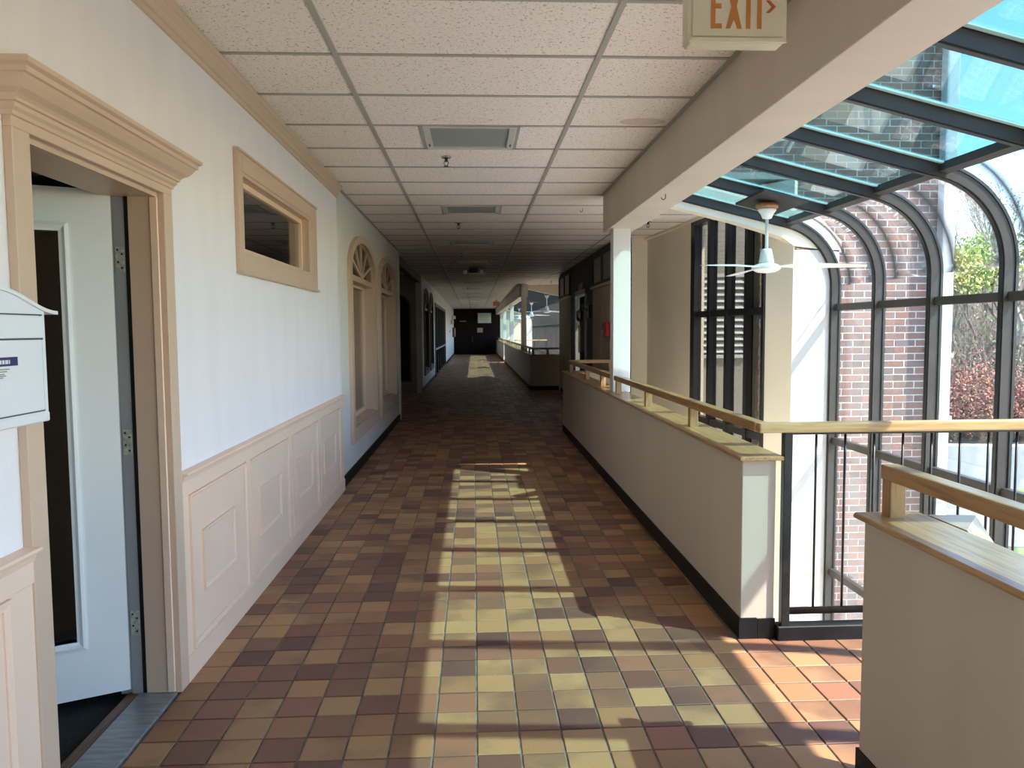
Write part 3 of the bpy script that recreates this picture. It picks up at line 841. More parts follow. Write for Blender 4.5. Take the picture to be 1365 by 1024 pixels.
# ---------------------------------------------------------------- arched windows
def arch_ring(ya, yb, z0, zs, rise, t, xa, xb, mb, n=28, tb=None):
    """casing band following an arched opening, outside size given, face width t"""
    tb = tb or t
    so = [(ya, z0)] + ellipse_top(ya, yb, zs, rise, n) + [(yb, z0)]
    si = [(ya + t, z0 + tb)] + ellipse_top(ya + t, yb - t, zs, rise - t * 0.62, n) + [(yb - t, z0 + tb)]
    rs = []
    for (a, b), (c, d) in zip(so, si):
        rs.append([(xa, a, b), (xb, a, b), (xb, c, d), (xa, c, d)])
    k = len(rs)
    vs = [p for r in rs for p in r]
    fs = []
    for i in range(k):
        j = (i + 1) % k
        for q in range(4):
            q2 = (q + 1) % 4
            fs.append((i * 4 + q, i * 4 + q2, j * 4 + q2, j * 4 + q))
    mb.add(vs, fs)
def arched_window(n, ya, yb, z0, zs, rise, trim, sash, label, depth=0.19, gls='dark_glass', t=0.12):
    w = root('window_%d' % n, (WL, (ya + yb) / 2, z0), label, 'window', kind='structure')
    g = MB(); arch_ring(ya, yb, z0, zs, rise, t, WL - .01, WL + .028, g); g.build('arched_casing', M[trim], w)
    g = MB(); arch_ring(ya + t * .8, yb - t * .8, z0 + t * .8, zs, rise - t * .5, 0.035, WL - depth - .02, WL - .009, g); g.build('reveal', M[trim], w)
    i0, i1 = ya + t, yb - t
    box(WL - depth, WL - .01, i0 - .02, i1 + .02, 1.925, 1.985).build('transom_bar', M[trim], w)
    box(WL - depth, WL + .03, ya + .02, yb - .02, z0 - .03, z0 + .002).build('window_sill', M[trim], w, bevel=.004)
    # fanlight muntins
    cy, cz = (i0 + i1) / 2, 1.985
    a, b = (i1 - i0) / 2, rise + zs - 1.985 - t * .62
    g = MB()
    for q in range(1, 6):
        th = math.pi * q / 6
        p = Vector((0, -math.cos(th) * a * 1.0, math.sin(th) * b))
        dirn = Vector((0, -math.cos(th) * a, math.sin(th) * b)).normalized()
        nrm = Vector((0, -dirn.z, dirn.y)) * 0.016
        q0, q1 = Vector((0, cy, cz)), Vector((0, cy, cz)) + p
        rs = []
        for pt in (q0, q1):
            rs.append([(WL - .028, pt.y - nrm.y, pt.z - nrm.z), (WL - .008, pt.y - nrm.y, pt.z - nrm.z), (WL - .008, pt.y + nrm.y, pt.z + nrm.z), (WL - .028, pt.y + nrm.y, pt.z + nrm.z)])
        mb = MB(); mb.rings(rs); mb.build('fan_muntin', M[trim], w)
    hub = [(cy - .11 * math.cos(math.pi * k / 10), cz + .06 * math.sin(math.pi * k / 10)) for k in range(11)]
    MB().prism(hub, 'x', WL - .028, WL - .006).build('fan_hub', M[trim], w)
    pts = ellipse_top(i0 - .02, i1 + .02, zs, rise - t * .5, 28)
    poly = [(i0 - .02, 1.98)] + pts + [(i1 + .02, 1.98)]
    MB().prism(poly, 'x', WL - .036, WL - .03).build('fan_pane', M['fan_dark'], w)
    g = MB(); frame_ring(i0, i1, z0 + t, 1.925, (.05, .05, .06, .03), WL - depth, WL - depth + .04, g); g.build('sash', M[sash], w)
    box(WL - depth + .016, WL - depth + .022, i0 + .04, i1 - .04, z0 + t + .05, 1.90).build('window_pane', M[gls], w)
    return w
arched_window(2, *A_WIN[0], 0.355, 2.03, 0.385, 'beige_trim', 'beige', 'pale arched window with a fanlight next to the wainscot', 0.15)
arched_window(3, *A_WIN[1], 0.355, 2.03, 0.385, 'beige_trim', 'beige', 'pale arched window with a fanlight before the dark recess', 0.15)
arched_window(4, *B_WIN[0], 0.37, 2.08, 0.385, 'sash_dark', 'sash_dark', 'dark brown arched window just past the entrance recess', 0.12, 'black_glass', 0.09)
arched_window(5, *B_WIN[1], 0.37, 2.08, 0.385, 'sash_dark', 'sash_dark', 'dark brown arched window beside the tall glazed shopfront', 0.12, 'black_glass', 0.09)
# arched window in the end of the recess (faces the camera)
w6 = root('window_6', (-1.95, 17.75, 0.3), 'black arched window on the end wall of the dark recess', 'window', kind='structure')
poly = [(-2.36, 0.29)] + [(-1.92 - .44 * math.cos(math.pi * k / 16), 1.95 + .3 * math.sin(math.pi * k / 16)) for k in range(17)] + [(-1.48, 0.29)]
MB().prism(poly, 'y', 17.73, 17.745).build('window_pane', M['black_glass'], w6)
poly2 = [(-2.4, 0.25)] + [(-1.92 - .48 * math.cos(math.pi * k / 16), 1.95 + .34 * math.sin(math.pi * k / 16)) for k in range(17)] + [(-1.44, 0.25)]
g = MB()
for i in range(len(poly)):
    j = (i + 1) % len(poly)
    g.add([(poly[i][0], 17.70, poly[i][1]), (poly[j][0], 17.70, poly[j][1]), (poly2[j][0], 17.70, poly2[j][1]), (poly2[i][0], 17.70, poly2[i][1]),
           (poly[i][0], 17.749, poly[i][1]), (poly[j][0], 17.749, poly[j][1]), (poly2[j][0], 17.749, poly2[j][1]), (poly2[i][0], 17.749, poly2[i][1])],
          [(0, 1, 2, 3), (4, 7, 6, 5), (0, 4, 5, 1), (2, 6, 7, 3)])
g.build('arched_casing', M['passage_dark'], w6)
# entrance doors in the recess back wall, and a rolled grille box over the opening
d4 = root('door_4', (-2.4, 15.1, 0), 'dark double door at the back of the entrance recess', 'door', kind='structure')
for a, b in ((14.15, 15.07), (15.10, 16.02)):
    dl = box(-2.398, -2.36, a, b, 0.01, 2.1).build('door_leaf', M['dark_wood'], d4, bevel=.004)
    box(-2.361, -2.357, a + .15, b - .15, 0.9, 1.95).build('door_pane', M['black_glass'], dl)
g = MB(); g.box(-2.398, -2.34, 14.05, 14.15, 0, 2.2); g.box(-2.398, -2.34, 16.02, 16.12, 0, 2.2); g.box(-2.398, -2.34, 14.05, 16.12, 2.1, 2.2)
g.build('door_frame', M['passage_dark'], d4)
tag(box(-1.36, -1.22, 12.46, 17.74, 2.52, 2.665).build('trim_4', M['passage_dark'], bevel=.01), 'dark shutter housing across the top of the recess opening', 'shutter box', kind='structure')

# ---------------------------------------------------------------- glazed shopfront (window_7)
w7 = root('window_7', (WL, 27.6, 0), 'tall dark glazed shopfront with a mid rail beyond the arched windows', 'window', kind='structure')
g = MB(); frame_ring(23.5, 31.8, 0, 2.26, (.12, .12, .06, .1), WL - .06, WL + .03, g); g.build('frame', M['sash_dark'], w7)
for yy in (25.2, 26.85, 28.5, 30.15): box(WL - .05, WL + .02, yy - .05, yy + .05, 0.06, 2.16).build('mullion', M['bronze_dark'], w7)
box(WL - .05, WL + .03, 23.62, 31.68, 0.82, 0.87).build('mid_rail', M['dull_metal'], w7)
ys = [23.62, 25.15, 26.8, 28.45, 30.1, 31.68]
for a, b in zip(ys[:-1], ys[1:]):
    box(WL - .02, WL - .012, a, b, 0.06, 2.16).build('window_pane', M['black_glass'], w7)

# ================================================================== end wall
ew = tag(box(-1.4, 2.6, Y1, Y1 + .15, -.1, 2.75).build('wall_end', M['dark_wood']), 'dark stained wall closing the far end of the corridor', 'wall', kind='structure')
d2 = root('door_2', (0.0, Y1, 0), 'dark double doors in the wall at the far end', 'door', kind='structure')
for a, b in ((-1.0, -0.26), (-0.24, 0.52)):
    dl = box(a, b, Y1 - .04, Y1, 0.01, 2.12).build('door_leaf', M['dark_wood'], d2, bevel=.006)
    for z0, z1 in ((.15, .9), (1.05, 1.95)):
        box(a + .12, b - .12, Y1 - .052, Y1 - .039, z0, z1).build('raised_panel', M['dark_wood'], dl, bevel=.006)
box(-0.13, -0.07, Y1 - .06, Y1 - .04, 0.74, 1.08).build('push_plate', M['screw'], d2)
box(-0.83, -0.45, Y1 - .06, Y1 - .04, 1.93, 1.975).build('door_closer', M['dull_metal'], d2)
nb = root('notice_board', (0.62, Y1, 1.85), 'pale framed sign high on the dark end wall', 'sign')
box(0.22, 1.02, Y1 - .09, Y1, 1.83, 2.44).build('sign_frame', M['dull_metal'], nb)
box(0.25, 0.99, Y1 - .096, Y1 - .09, 1.86, 2.41).build('sign_face', M['board'], nb)
g = MB()
for zc, a, b in ((2.27, .38, .86), (2.17, .34, .9), (2.07, .36, .88), (1.98, .42, .8)): g.box(a, b, Y1 - .099, Y1 - .096, zc - .016, zc + .016)
g.build('sign_lines', M['yellow_print'], nb)
tag(box(0.19, 0.51, Y1 - .075, Y1 - .04, 1.29, 1.56).build('small_sign', M['tan_sign'], bevel=.004), 'small tan square sign below the pale framed sign', 'sign')

# ================================================================== right side: half walls, rails, fence
OAK = {'y': 'oak_y', 'x': 'oak_x', 'z': 'oak_z'}
def half_wall(name, label, ox, oy, length, sgn, rz, posts, base_lo=0.0, thick=0.155, rail=None, end_cap=True):
    w = root(name, (ox, oy, 0), label, 'half wall', kind='structure', rz=rz)
    def L(a, b): return (a, b) if sgn > 0 else (-b, -a)
    y0, y1 = L(0, length)
    box(0, thick, y0, y1, -0.3, 0.826).build('wall_body', M['half_wall'], w, local=True, bevel=.003)
    c0, c1 = L(-0.032, length)
    cap = [(-0.018, 0.828), (-0.022, 0.835), (-0.018, 0.844), (-0.012, 0.846), (0.178, 0.846), (0.184, 0.844), (0.187, 0.835), (0.184, 0.828)]
    MB().prism(cap, 'y', c0, c1).build('wood_cap', M['oak_y'], w, local=True, bevel=.002)
    b0, b1 = L(-0.006, length)
    box(-0.007, 0.001, b0, b1, 0, 0.098).build('baseboard', M['black_base'], w, local=True)
    e0, e1 = L(-0.007, 0.0)
    box(-0.007, 0.075, e0, e1, 0, 0.098).build('baseboard', M['black_base'], w, local=True)
    box(0.079, thick + .004, e0 - .001, e1, 0, 0.094).build('baseboard', M['black_base'], w, local=True)
    if rail:
        for (a, b) in rail:
            r0, r1 = L(a, b)
            MB().box(0.045, 0.1, r0, r1, 0.957, 1.003).build('handrail', M['oak_y'], w, local=True, bevel=.006, seg=2)
    for p in posts:
        p0, p1 = L(p, p + .05)
        box(0.05, 0.098, p0, p1, 0.844, 0.958).build('rail_post', M['oak_z'], w, local=True, bevel=.002)
    return w
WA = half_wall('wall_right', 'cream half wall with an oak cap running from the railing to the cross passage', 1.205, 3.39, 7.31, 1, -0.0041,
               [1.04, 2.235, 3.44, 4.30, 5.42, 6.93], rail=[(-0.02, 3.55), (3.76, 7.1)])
# return of the near half wall along the cross passage
g = box(0.155, 0.80, 7.155, 7.31, -.3, .826).build('return_body', M['half_wall'], WA, local=True)
box(0.187, 0.80, 7.12, 7.34, .826, .846).build('return_cap', M['oak_x'], WA, local=True, bevel=.003)
box(0.1, 0.80, 7.17, 7.225, .957, 1.003).build('return_handrail', M['oak_x'], WA, local=True, bevel=.005)
box(0.62, 0.67, 7.17, 7.22, .846, .957).build('rail_post', M['oak_z'], WA, local=True)
WC = half_wall('wall_right', 'cream half wall with an oak cap in the near corner of the view', 1.198, 2.285, 1.37, -1, 0.0,
               [0.004, 1.2], rail=[(-0.0, 1.37)])  # cut short out of view so the added landing brings in light
# widen the end post of the near wall and add a mitred stair cap beyond it
sg_ = root('stair_guard', (1.45, 2.1, 0), 'low stair guard with a mitred oak cap sloping down behind the near half wall', 'stair guard')
MB().prism([(1.386, 2.266), (1.523, 2.252), (1.523, 2.243), (1.388, 2.081)], 'z', 0.822, 0.846).build('level_cap', M['oak_x'], sg_)
g = MB()
pl = []
for (x, y) in [(1.523, 2.243), (1.388, 2.081)]: pl.append((x, y))
sl = 0.70
def slz(y, yr): return 0.846 - sl * (yr - y)
vs = [(1.523, 2.243, .846), (1.388, 2.081, .846), (1.388, 1.0, .846 - sl * 1.08), (1.523, 1.0, .846 - sl * 1.24)]
vs += [(x, y, z - .026) for x, y, z in vs]
g.add(vs, [(0, 1, 2, 3), (7, 6, 5, 4), (0, 4, 5, 1), (1, 5, 6, 2), (2, 6, 7, 3), (3, 7, 4, 0)])
g.build('sloping_cap', M['oak_y'], sg_)
g = MB(); g.prism([(2.2, -.28), (2.2, .80), (1.0, .80 - sl * 1.2), (1.0, -.28)], 'x', 1.41, 1.50); g.build('guard_wall', M['half_wall'], sg_)

# ---- black steel fence with oak top rail
fe = root('guard_railing', (2.2, 3.37, 0), 'black steel railing with thin balusters and an oak top rail', 'railing')
MB().box(1.262, 3.16, 3.335, 3.39, 0.955, 1.0).build('top_rail', M['oak_x'], fe, bevel=.007, seg=2)
box(1.383, 1.421, 3.355, 3.393, 0.0, 0.956).build('rail_post', M['black_steel'], fe, bevel=.002)
box(3.12, 3.158, 3.355, 3.393, 0.0, 0.956).build('rail_post', M['black_steel'], fe, bevel=.002)
box(1.40, 3.15, 3.358, 3.386, 0.944, 0.956).build('top_channel', M['black_steel'], fe)
MB().tube([(1.40, 3.372, 0.133), (3.14, 3.372, 0.133)], 0.0165, 12).build('bottom_rail', M['black_steel'], fe)
for k in range(13):
    x = 1.535 + k * 0.1335
    if x > 3.1: break
    MB().tube([(x, 3.372, 0.14), (x, 3.372, 0.95)], 0.0058, 8).build('baluster', M['black_steel'], fe)
tag(box(1.365, 3.15, 3.35, 3.42, -0.02, 0.066).build('trim_5', M['black_base'], bevel=.004), 'scuffed black kerb under the steel railing', 'kerb', kind='structure')

# ---- far half wall B
WB = half_wall('wall_right', 'far cream half wall beyond the cross passage, long stretch', 1.31, 18.08, 15.2, 1, 0.0,
               [0.05 + 1.13 * k for k in range(14)], rail=[(0, 15.1)])
box(0.155, 0.70, 0, 0.155, -.3, .826).build('return_body', M['half_wall'], WB, local=True)
box(0.155, 0.70, -0.008, 0, 0, .098).build('baseboard', M['black_base'], WB, local=True)
box(0.187, 0.70, -.03, .187, .826, .846).build('return_cap', M['oak_x'], WB, local=True)
box(0.045, 0.70, 0.045, 0.10, .957, 1.003).build('return_handrail', M['oak_x'], WB, local=True)
for xx in (0.05, 0.40): box(xx, xx + .05, .05, .098, .846, .957).build('rail_post', M['oak_z'], WB, local=True)
WD = half_wall('wall_right', 'short far half wall next to the dark end doors', 1.31, 34.5, 10.9, 1, 0.0,
               [0.05 + 1.13 * k for k in range(9)], rail=[(0, 10.9)])

fe2 = root('guard_railing', (2.2, 33.33, 0), 'far steel railing with an oak top rail across the gap in the far half wall', 'railing')
box(1.38, 3.16, 33.30, 33.36, 0.955, 1.0).build('top_rail', M['oak_x'], fe2, bevel=.006)
for x in (1.42, 2.6, 3.12): box(x - .02, x + .02, 33.31, 33.35, 0, .956).build('rail_post', M['black_steel'], fe2)
box(1.40, 3.15, 33.32, 33.34, .12, .15).build('bottom_rail', M['black_steel'], fe2)
for k in range(12):
    MB().tube([(1.55 + k * .13, 33.33, .14), (1.55 + k * .13, 33.33, .955)], .006, 6).build('baluster', M['black_steel'], fe2)
# ---- set-back passage wall with doors (x = 2.0)
wp = root('wall_passage', (2.0, 14.3, 0), 'dim set-back wall of the cross passage with panels and a door', 'wall', kind='structure')
g = MB(); wall_y(2.0, 2.2, 10.72, 17.92, -.3, 2.75, [(13.7, 15.0, 0, 2.09, 0)], g); g.build('passage_wall', M['passage_dark'], wp)
for (a, b, n) in ((10.95, 12.82, 8), (15.9, 17.86, 9)):
    w = root('window_%d' % n, (2.0, (a + b) / 2, 2.1), 'dim two-pane transom over a cream panel, %s the passage door' % ('on the near side of' if n == 8 else 'on the far side of'), 'window', kind='structure')
    g = MB(); frame_ring(a, b, 2.12, 2.62, (.07, .07, .05, .05), 1.965, 2.0, g); g.box(1.965, 2.0, (a + b) / 2 - .05, (a + b) / 2 + .05, 2.17, 2.57); g.build('frame', M['passage_dark'], w)
    for q0, q1 in ((a + .07, (a + b) / 2 - .05), ((a + b) / 2 + .05, b - .07)):
        box(1.988, 1.996, q0, q1, 2.17, 2.57).build('window_pane', M['lens'], w)
    box(1.94, 2.0, a - .02, b + .02, 2.08, 2.12).build('window_sill', M['cream'], w, bevel=.004)
    for q0, q1 in ((a + .02, (a + b) / 2 - .01), ((a + b) / 2 + .01, b - .02)):
        box(1.975, 2.0, q0, q1, 0.10, 2.07).build('panel', M['cream'], w, bevel=.004)
d3 = root('door_3', (2.0, 14.35, 0), 'dark door in the set-back wall of the cross passage', 'door', kind='structure')
dl = box(2.05, 2.09, 13.78, 14.92, 0.01, 2.04).build('door_leaf', M['dark_wood'], d3, bevel=.004)
box(2.046, 2.05, 13.95, 14.75, 1.0, 1.9).build('door_pane', M['plate_dark'], dl)
MB().tube([(2.05, 14.8, 0.98), (2.02, 14.8, 0.98), (2.02, 14.8, 1.5), (2.05, 14.8, 1.5)], .012, 6).build('pull_handle', M['chrome'], dl)
g = MB(); g.box(1.97, 2.0, 13.62, 13.72, 0, 2.15); g.box(1.97, 2.0, 14.98, 15.08, 0, 2.15); g.box(1.97, 2.0, 13.62, 15.08, 2.07, 2.15); g.build('door_frame', M['dull_metal'], d3)
tag(box(1.975, 2.0, 14.17, 14.6, 2.17, 2.28).build('room_sign', M['board'], bevel=.003), 'small pale plate over the passage door', 'sign')
wlp = root('wall_lamp', (2.0, 13.3, 1.7), 'dark wall lamp with a glass lantern beside the passage door', 'lamp')
box(1.955, 2.0, 13.1, 13.3, 1.62, 1.84).build('back_plate', M['black_steel'], wlp, bevel=.005)
MB().tube([(1.96, 13.22, 1.74), (1.88, 13.24, 1.80), (1.82, 13.25, 1.76)], .012, 6).build('arm', M['black_steel'], wlp)
MB().lathe([(0.02, 1.76), (0.06, 1.73), (0.055, 1.60), (0.02, 1.56)], 1.82, 13.25, 10).build('lamp_shade', M['chrome'], wlp)
rb = root('alarm_box', (1.94, 11.2, 1.42), 'red alarm box mounted beside the white column', 'alarm')
MB().box(1.885, 1.974, 11.05, 11.38, 1.315, 1.525).build('box_body', M['red'], rb, bevel=.03, seg=3)
box(1.882, 1.887, 11.27, 11.35, 1.33, 1.41).build('label_plate', M['paper'], rb)
box(1.881, 1.887, 11.10, 11.22, 1.44, 1.50).build('pull_bar', M['red_dark'], rb)

# ---- pocket behind the end of the near atrium: angled window wall
pw = root('window_10', (2.57, 8.9, 0), 'tall black-mullioned windows in the angled wall behind the ceiling fan', 'window', kind='structure')
PA, PB = Vector((2.72, 7.10)), Vector((2.42, 10.75))
pd = (PB - PA).normalized(); pn = Vector((pd.y, -pd.x))        # pn points outwards (+x)
PL = (PB - PA).length
def pbox(s0, s1, t0, t1, z0, z1):
    g = MB(); a = [PA + pd * s0 + pn * t0, PA + pd * s1 + pn * t0, PA + pd * s1 + pn * t1, PA + pd * s0 + pn * t1]
    return g.prism([(p.x, p.y) for p in a], 'z', z0, z1)
WIN_L = 1.90
WT_ = 2.655
spos = [0.0, 0.36, 0.84, 1.32, 1.78]
wid = [0.05, 0.07, 0.07, 0.07, 0.12]
for s, q in zip(spos, wid):
    pbox(s, s + q, -0.02, 0.07, -3.3, WT_).build('mullion', M['bronze_dark'], pw)
for z in (1.585, 0.383, -0.82, -2.0):
    pbox(0, WIN_L, -0.01, 0.07, z - .035, z + .035).build('crossbar', M['bronze_dark'], pw)
pbox(0, WIN_L, -0.02, 0.08, WT_ - .05, WT_ + .02).build('head_bar', M['bronze_dark'], pw)
zs_ = [-3.3, -2.0, -0.82, 0.383, 1.585, 2.62]
for a, b in zip(spos[:-1], spos[1:]):
    for z0, z1 in zip(zs_[:-1], zs_[1:]):
        pbox(a + .05, b, 0.03, 0.038, z0, z1).build('window_pane', M['pocket_glass'], pw)
wk = root('wall_pocket', (2.4, 10.8, 0), 'cream walls of the pocket behind the ceiling fan', 'wall', kind='structure')
pbox(WIN_L, PL + .05, 0.0, 0.15, -3.3, 2.75).build('cream_wall', M['cream'], wk)
pbox(WIN_L - .0, WIN_L + .10, -0.012, 0.02, -3.3, CZ).build('window_reveal', M['cream'], wk)
box(2.0, 2.6, 10.72, 10.87, -3.3, 2.75).build('cream_wall', M['cream'], wk)
MB().prism([(2.72, 7.10), (2.87, 6.845), (2.95, 6.97), (2.80, 7.2)], 'z', -3.3, 2.75).build('angled_pier', M['cream'], wk)
pbox(0, PL, -0.05, 0.0, WT_, 2.75).build('head_soffit', M['cream'], wk)

# ================================================================== curved glass atrium
AX, AZ, AR = 2.679, 1.797, 0.617         # arc centre, radius (outer line)
SLOPE = 0.245
TH0 = math.atan(SLOPE)
XR0 = 1.497
def outline(off, n=14):
    """roof - arc - wall line in (x,z), moved inwards by off"""
    r = AR - off
    pts = []
    xe, ze = AX + r * math.sin(TH0), AZ + r * math.cos(TH0)
    pts.append((XR0, ze + SLOPE * (xe - XR0)))
    for k in range(n + 1):
        a = TH0 + (math.pi / 2 - TH0) * k / n
        pts.append((AX + r * math.sin(a), AZ + r * math.cos(a)))
    pts.append((AX + r, -3.3))
    return pts
def band(off0, off1, i0, i1, y0, y1, mb, smooth=False):
    a, b = outline(off0)[i0:i1], outline(off1)[i0:i1]
    n = len(a)
    rs = [[(p[0], y0, p[1]), (p[0], y1, p[1]), (q[0], y1, q[1]), (q[0], y0, q[1])] for p, q in zip(a, b)]
    mb.rings(rs, smooth=smooth)
HZ = [1.605, 0.395, -0.82, -2.0]
def atrium(n, ya, nb, label):
    """bays of 0.755 m from rib plane ya (far end) towards smaller y"""
    at = root('window_%d' % n, (AX + AR, ya - nb * 0.3775, -3.3), label, 'window', kind='structure')
    S = 0.7545
    g = MB(); band(0.012, 0.078, 0, 99, -0.026, 0.026, g)
    g2 = MB(); band(-0.006, 0.012, 0, 99, -0.034, 0.034, g2)
    gs = MB(); band(-0.002, 0.010, 0, 2, -0.062, -0.0345, gs)
    proto = g.build('rib', M['bronze'], at, local=True)
    pgs = gs.build('glazing_strip', M['glaze'], proto, local=True)
    pcap = g2.build('rib_cap', M['bronze_dark'], proto, local=True)
    pin = MB(); band(0.078, 0.086, 0, 99, -0.016, 0.016, pin)
    pinn = pin.build('rib_nose', M['bronze_dark'], proto, local=True)
    base = MW[at.name].translation
    ribs = [ya + 0.03 - k * S for k in range(nb + 1)]
    for k, y in enumerate(ribs):
        loc = (-base.x, y - base.y, -base.z)
        if k == 0: o = proto; o.location = loc
        else:
            o = inst(proto, 'rib', at, loc)
            for ch in (pcap, pinn, pgs):
                d = ch.copy(); COL.objects.link(d); d.parent = o
    xi = AX + AR
    ylo, yhi = ribs[-1], ribs[0]
    for z in HZ: box(xi - 0.05, xi + 0.004, ylo, yhi, z - .03, z + .03).build('crossbar', M['bronze'], at, bevel=.004)
    pe = outline(0.0)[1]
    sa, ca = math.sin(TH0), math.cos(TH0)
    g = MB()
    q = [(pe[0] - .03 * ca, pe[1] + .03 * sa), (pe[0] + .03 * ca, pe[1] - .03 * sa)]
    qq = q + [(q[1][0] - .055 * sa, q[1][1] - .055 * ca), (q[0][0] - .055 * sa, q[0][1] - .055 * ca)]
    g.prism(qq, 'y', ylo, yhi); g.build('purlin', M['bronze'], at)
    # panes
    wid = S - 0.05
    r = MB(); band(0.0, 0.006, 0, 2, -wid / 2, wid / 2, r)
    rp = r.build('roof_pane', M['roof_glass'], at, local=True)
    c = MB(); band(0.0, 0.005, 1, 16, -wid / 2, wid / 2, c, smooth=True)
    z_top = AZ
    cpn = c.build('curved_pane', M['curve_glass'], at, local=True)
    zz = [z_top, 1.605, 0.395, -0.82, -2.0, -3.3]
    wp_ = []
    for z1, z0 in zip(zz[:-1], zz[1:]):
        o = box(xi - .006, xi, -wid / 2, wid / 2, z0, z1).build('wall_pane', M['wall_glass'] if z1 < 1.7 else M['curve_glass'], at, local=True)
        wp_.append(o)
    for k in range(nb):
        ym = (ribs[k] + ribs[k + 1]) / 2
        loc = (-base.x, ym - base.y, -base.z)
        for o, nm in [(rp, 'roof_pane'), (cpn, 'curved_pane')] + [(o, 'wall_pane') for o in wp_]:
            if k == 0: o.location = loc
            else: inst(o, nm, at, loc)
    # sill plate on the lower floor and glazing bead against the beam
    box(xi - .08, xi + .01, ylo, yhi, -3.34, -3.28).build('sill_plate', M['bronze'], at)
    return at, ribs
AT1, RIBS1 = atrium(11, 6.815, 16, 'curved glass atrium wall and teal roof beside the near half wall')
AT2, RIBS2 = atrium(12, 42.4, 27, 'far curved glass atrium beyond the cross passage')

def end_frame(name, y0, y1, label, full):
    w = root(name, (2.3, y0, 0), label, 'wall', kind='structure')
    o = outline(0.0)
    low = [(x, z - 0.155) for x, z in outline(0.0)]
    # header following the roof line
    poly_top = [(XR0, 3.3), (3.4, 3.3)]
    hd = [(XR0, o[0][1] - 0.15), (2.32, 2.372), (2.62, 2.285), (2.78, 2.225), (2.87, 2.16)]
    MB().prism(hd + [(3.31, 2.10), (3.31, 2.2), (3.1, 2.42), (2.83, 2.50), (XR0, 2.84)], 'y', y0, y1).build('header', M['cream'], w)
    if full:
        box(2.87, 3.29, y0 - 0.0, y1, -3.3, 2.12).build('sunlit_strip', M['strip_white'], w)
    else:
        box(2.87, 3.29, y0 - 0.0, y1, -3.3, 2.12).build('sunlit_strip', M['strip_white'], w)
    return w
end_frame('wall_atrium', 6.845, 6.97, 'arched cream end wall of the near glass atrium', True)
end_frame('wall_atrium', 42.43, 42.55, 'arched end wall of the far glass atrium', True)
nf = root('wall_atrium', (2.3, 21.75, 0), 'cream header where the far glass roof begins', 'wall', kind='structure')
o_ = outline(0.0)
MB().prism([(1.5, 2.56), (2.6, 2.33), (3.3, 2.1), (3.3, 3.3), (1.5, 3.3)], 'y', 21.75, 21.88).build('header', M['cream'], nf)
box(2.6, 3.3, 21.75, 21.88, -3.3, 2.4).build('pier', M['cream'], nf)
box(2.6, 2.75, 17.92, 21.75, -3.3, 2.75).build('side_wall', M['cream'], nf)
box(2.2, 2.75, 17.80, 17.92, -3.3, 2.75).build('side_wall', M['cream'], nf)
# pocket past the far atrium
fp = root('wall_far_pocket', (2.5, 41, 0), 'pale green wall closing the far glass atrium', 'wall', kind='structure')
box(1.45, 2.88, 42.6, 42.72, -3.3, 2.75).build('green_wall', M['green_wall'], fp)

# near end closures behind the camera
bw = root('wall_back', (0, Y0, 0), 'plain wall closing the corridor behind the viewpoint', 'wall', kind='structure')
box(-1.4, 1.5, Y0 - .15, Y0, -.3, 2.77).build('plain_wall', M['wall_white'], bw)
box(1.5, 3.3, Y0 - .15, Y0, -3.3, 2.77).build('plain_wall', M['wall_white'], bw)
# slab edge below the corridor and lower hall back wall
lw = root('wall_lower', (1.45, 5, -3.3), 'pale lower-level wall under the corridor edge', 'wall', kind='structure')
box(1.30, 1.40, Y0, 43, -3.3, -.3).build('lower_wall', M['cream'], lw)
box(1.365, 1.40, 3.42, 10.7, -.32, -.02).build('slab_edge', M['cream'], lw)

# ================================================================== THINGS on walls and ceiling
# mailbox
mbx = root('mailbox', (WL, 1.79, 1.2), 'white wall mailbox with a scrolled top beside the open door', 'mailbox')
XF = -1.07
m0, m1 = 1.595, 1.985
def scroll(y):
    t = (y - 1.79) / 0.25
    t = max(-1, min(1, t))
    return 1.474 + 0.052 * (0.5 + 0.5 * math.cos(math.pi * t))
ysc = [m0 + (m1 - m0) * k / 24 for k in range(25)]
poly = [(m0, 1.203)] + [(y, scroll(y) - .006) for y in ysc] + [(m1, 1.203)]
MB().prism(poly, 'x', WL, XF).build('mailbox_body', M['mailbox'], mbx, bevel=.003)
ys2 = [1.79 - .25 + .5 * k / 32 for k in range(33)]
g = MB(); rs = []
for y in ys2: rs.append([(WL, y, scroll(y) + .002), (XF + .004, y, scroll(y) + .002), (XF + .004, y, scroll(y) - .007), (WL, y, scroll(y) - .007)])
g.rings(rs, smooth=False); g.build('scrolled_top', M['mailbox'], mbx)
fd = box(XF, XF + .004, m0 + .022, m1 - .024, 1.230, 1.404).build('front_door', M['mailbox'], mbx, bevel=.0015)
box(XF, XF + .006, m0 + .018, m1 - .018, 1.408, 1.462).build('letter_flap', M['mailbox'], mbx, bevel=.002)
g = MB()
g.box(XF, XF + .0022, m0 + .016, m1 - .016, 1.463, 1.466); g.box(XF, XF + .0022, m0 + .016, m1 - .016, 1.404, 1.408)
g.box(XF, XF + .0022, m1 - .024, m1 - .0215, 1.228, 1.466); g.box(XF, XF + .0022, m0 + .019, m0 + .022, 1.228, 1.466); g.box(XF, XF + .0022, m0 + .019, m1 - .021, 1.227, 1.230)
g.build('shadow_gap', M['ink'], mbx)  # dark strips drawn as the shade in the door and flap gaps
box(WL, XF + .001, m0 - .001, m1 + .002, 1.200, 1.224).build('bottom_tray', M['mailbox'], mbx, bevel=.003)
lbx = XF + .0042
lb1 = box(lbx, lbx + .0006, 1.735, 1.856, 1.312, 1.366).build('sticker', M['paper'], mbx)
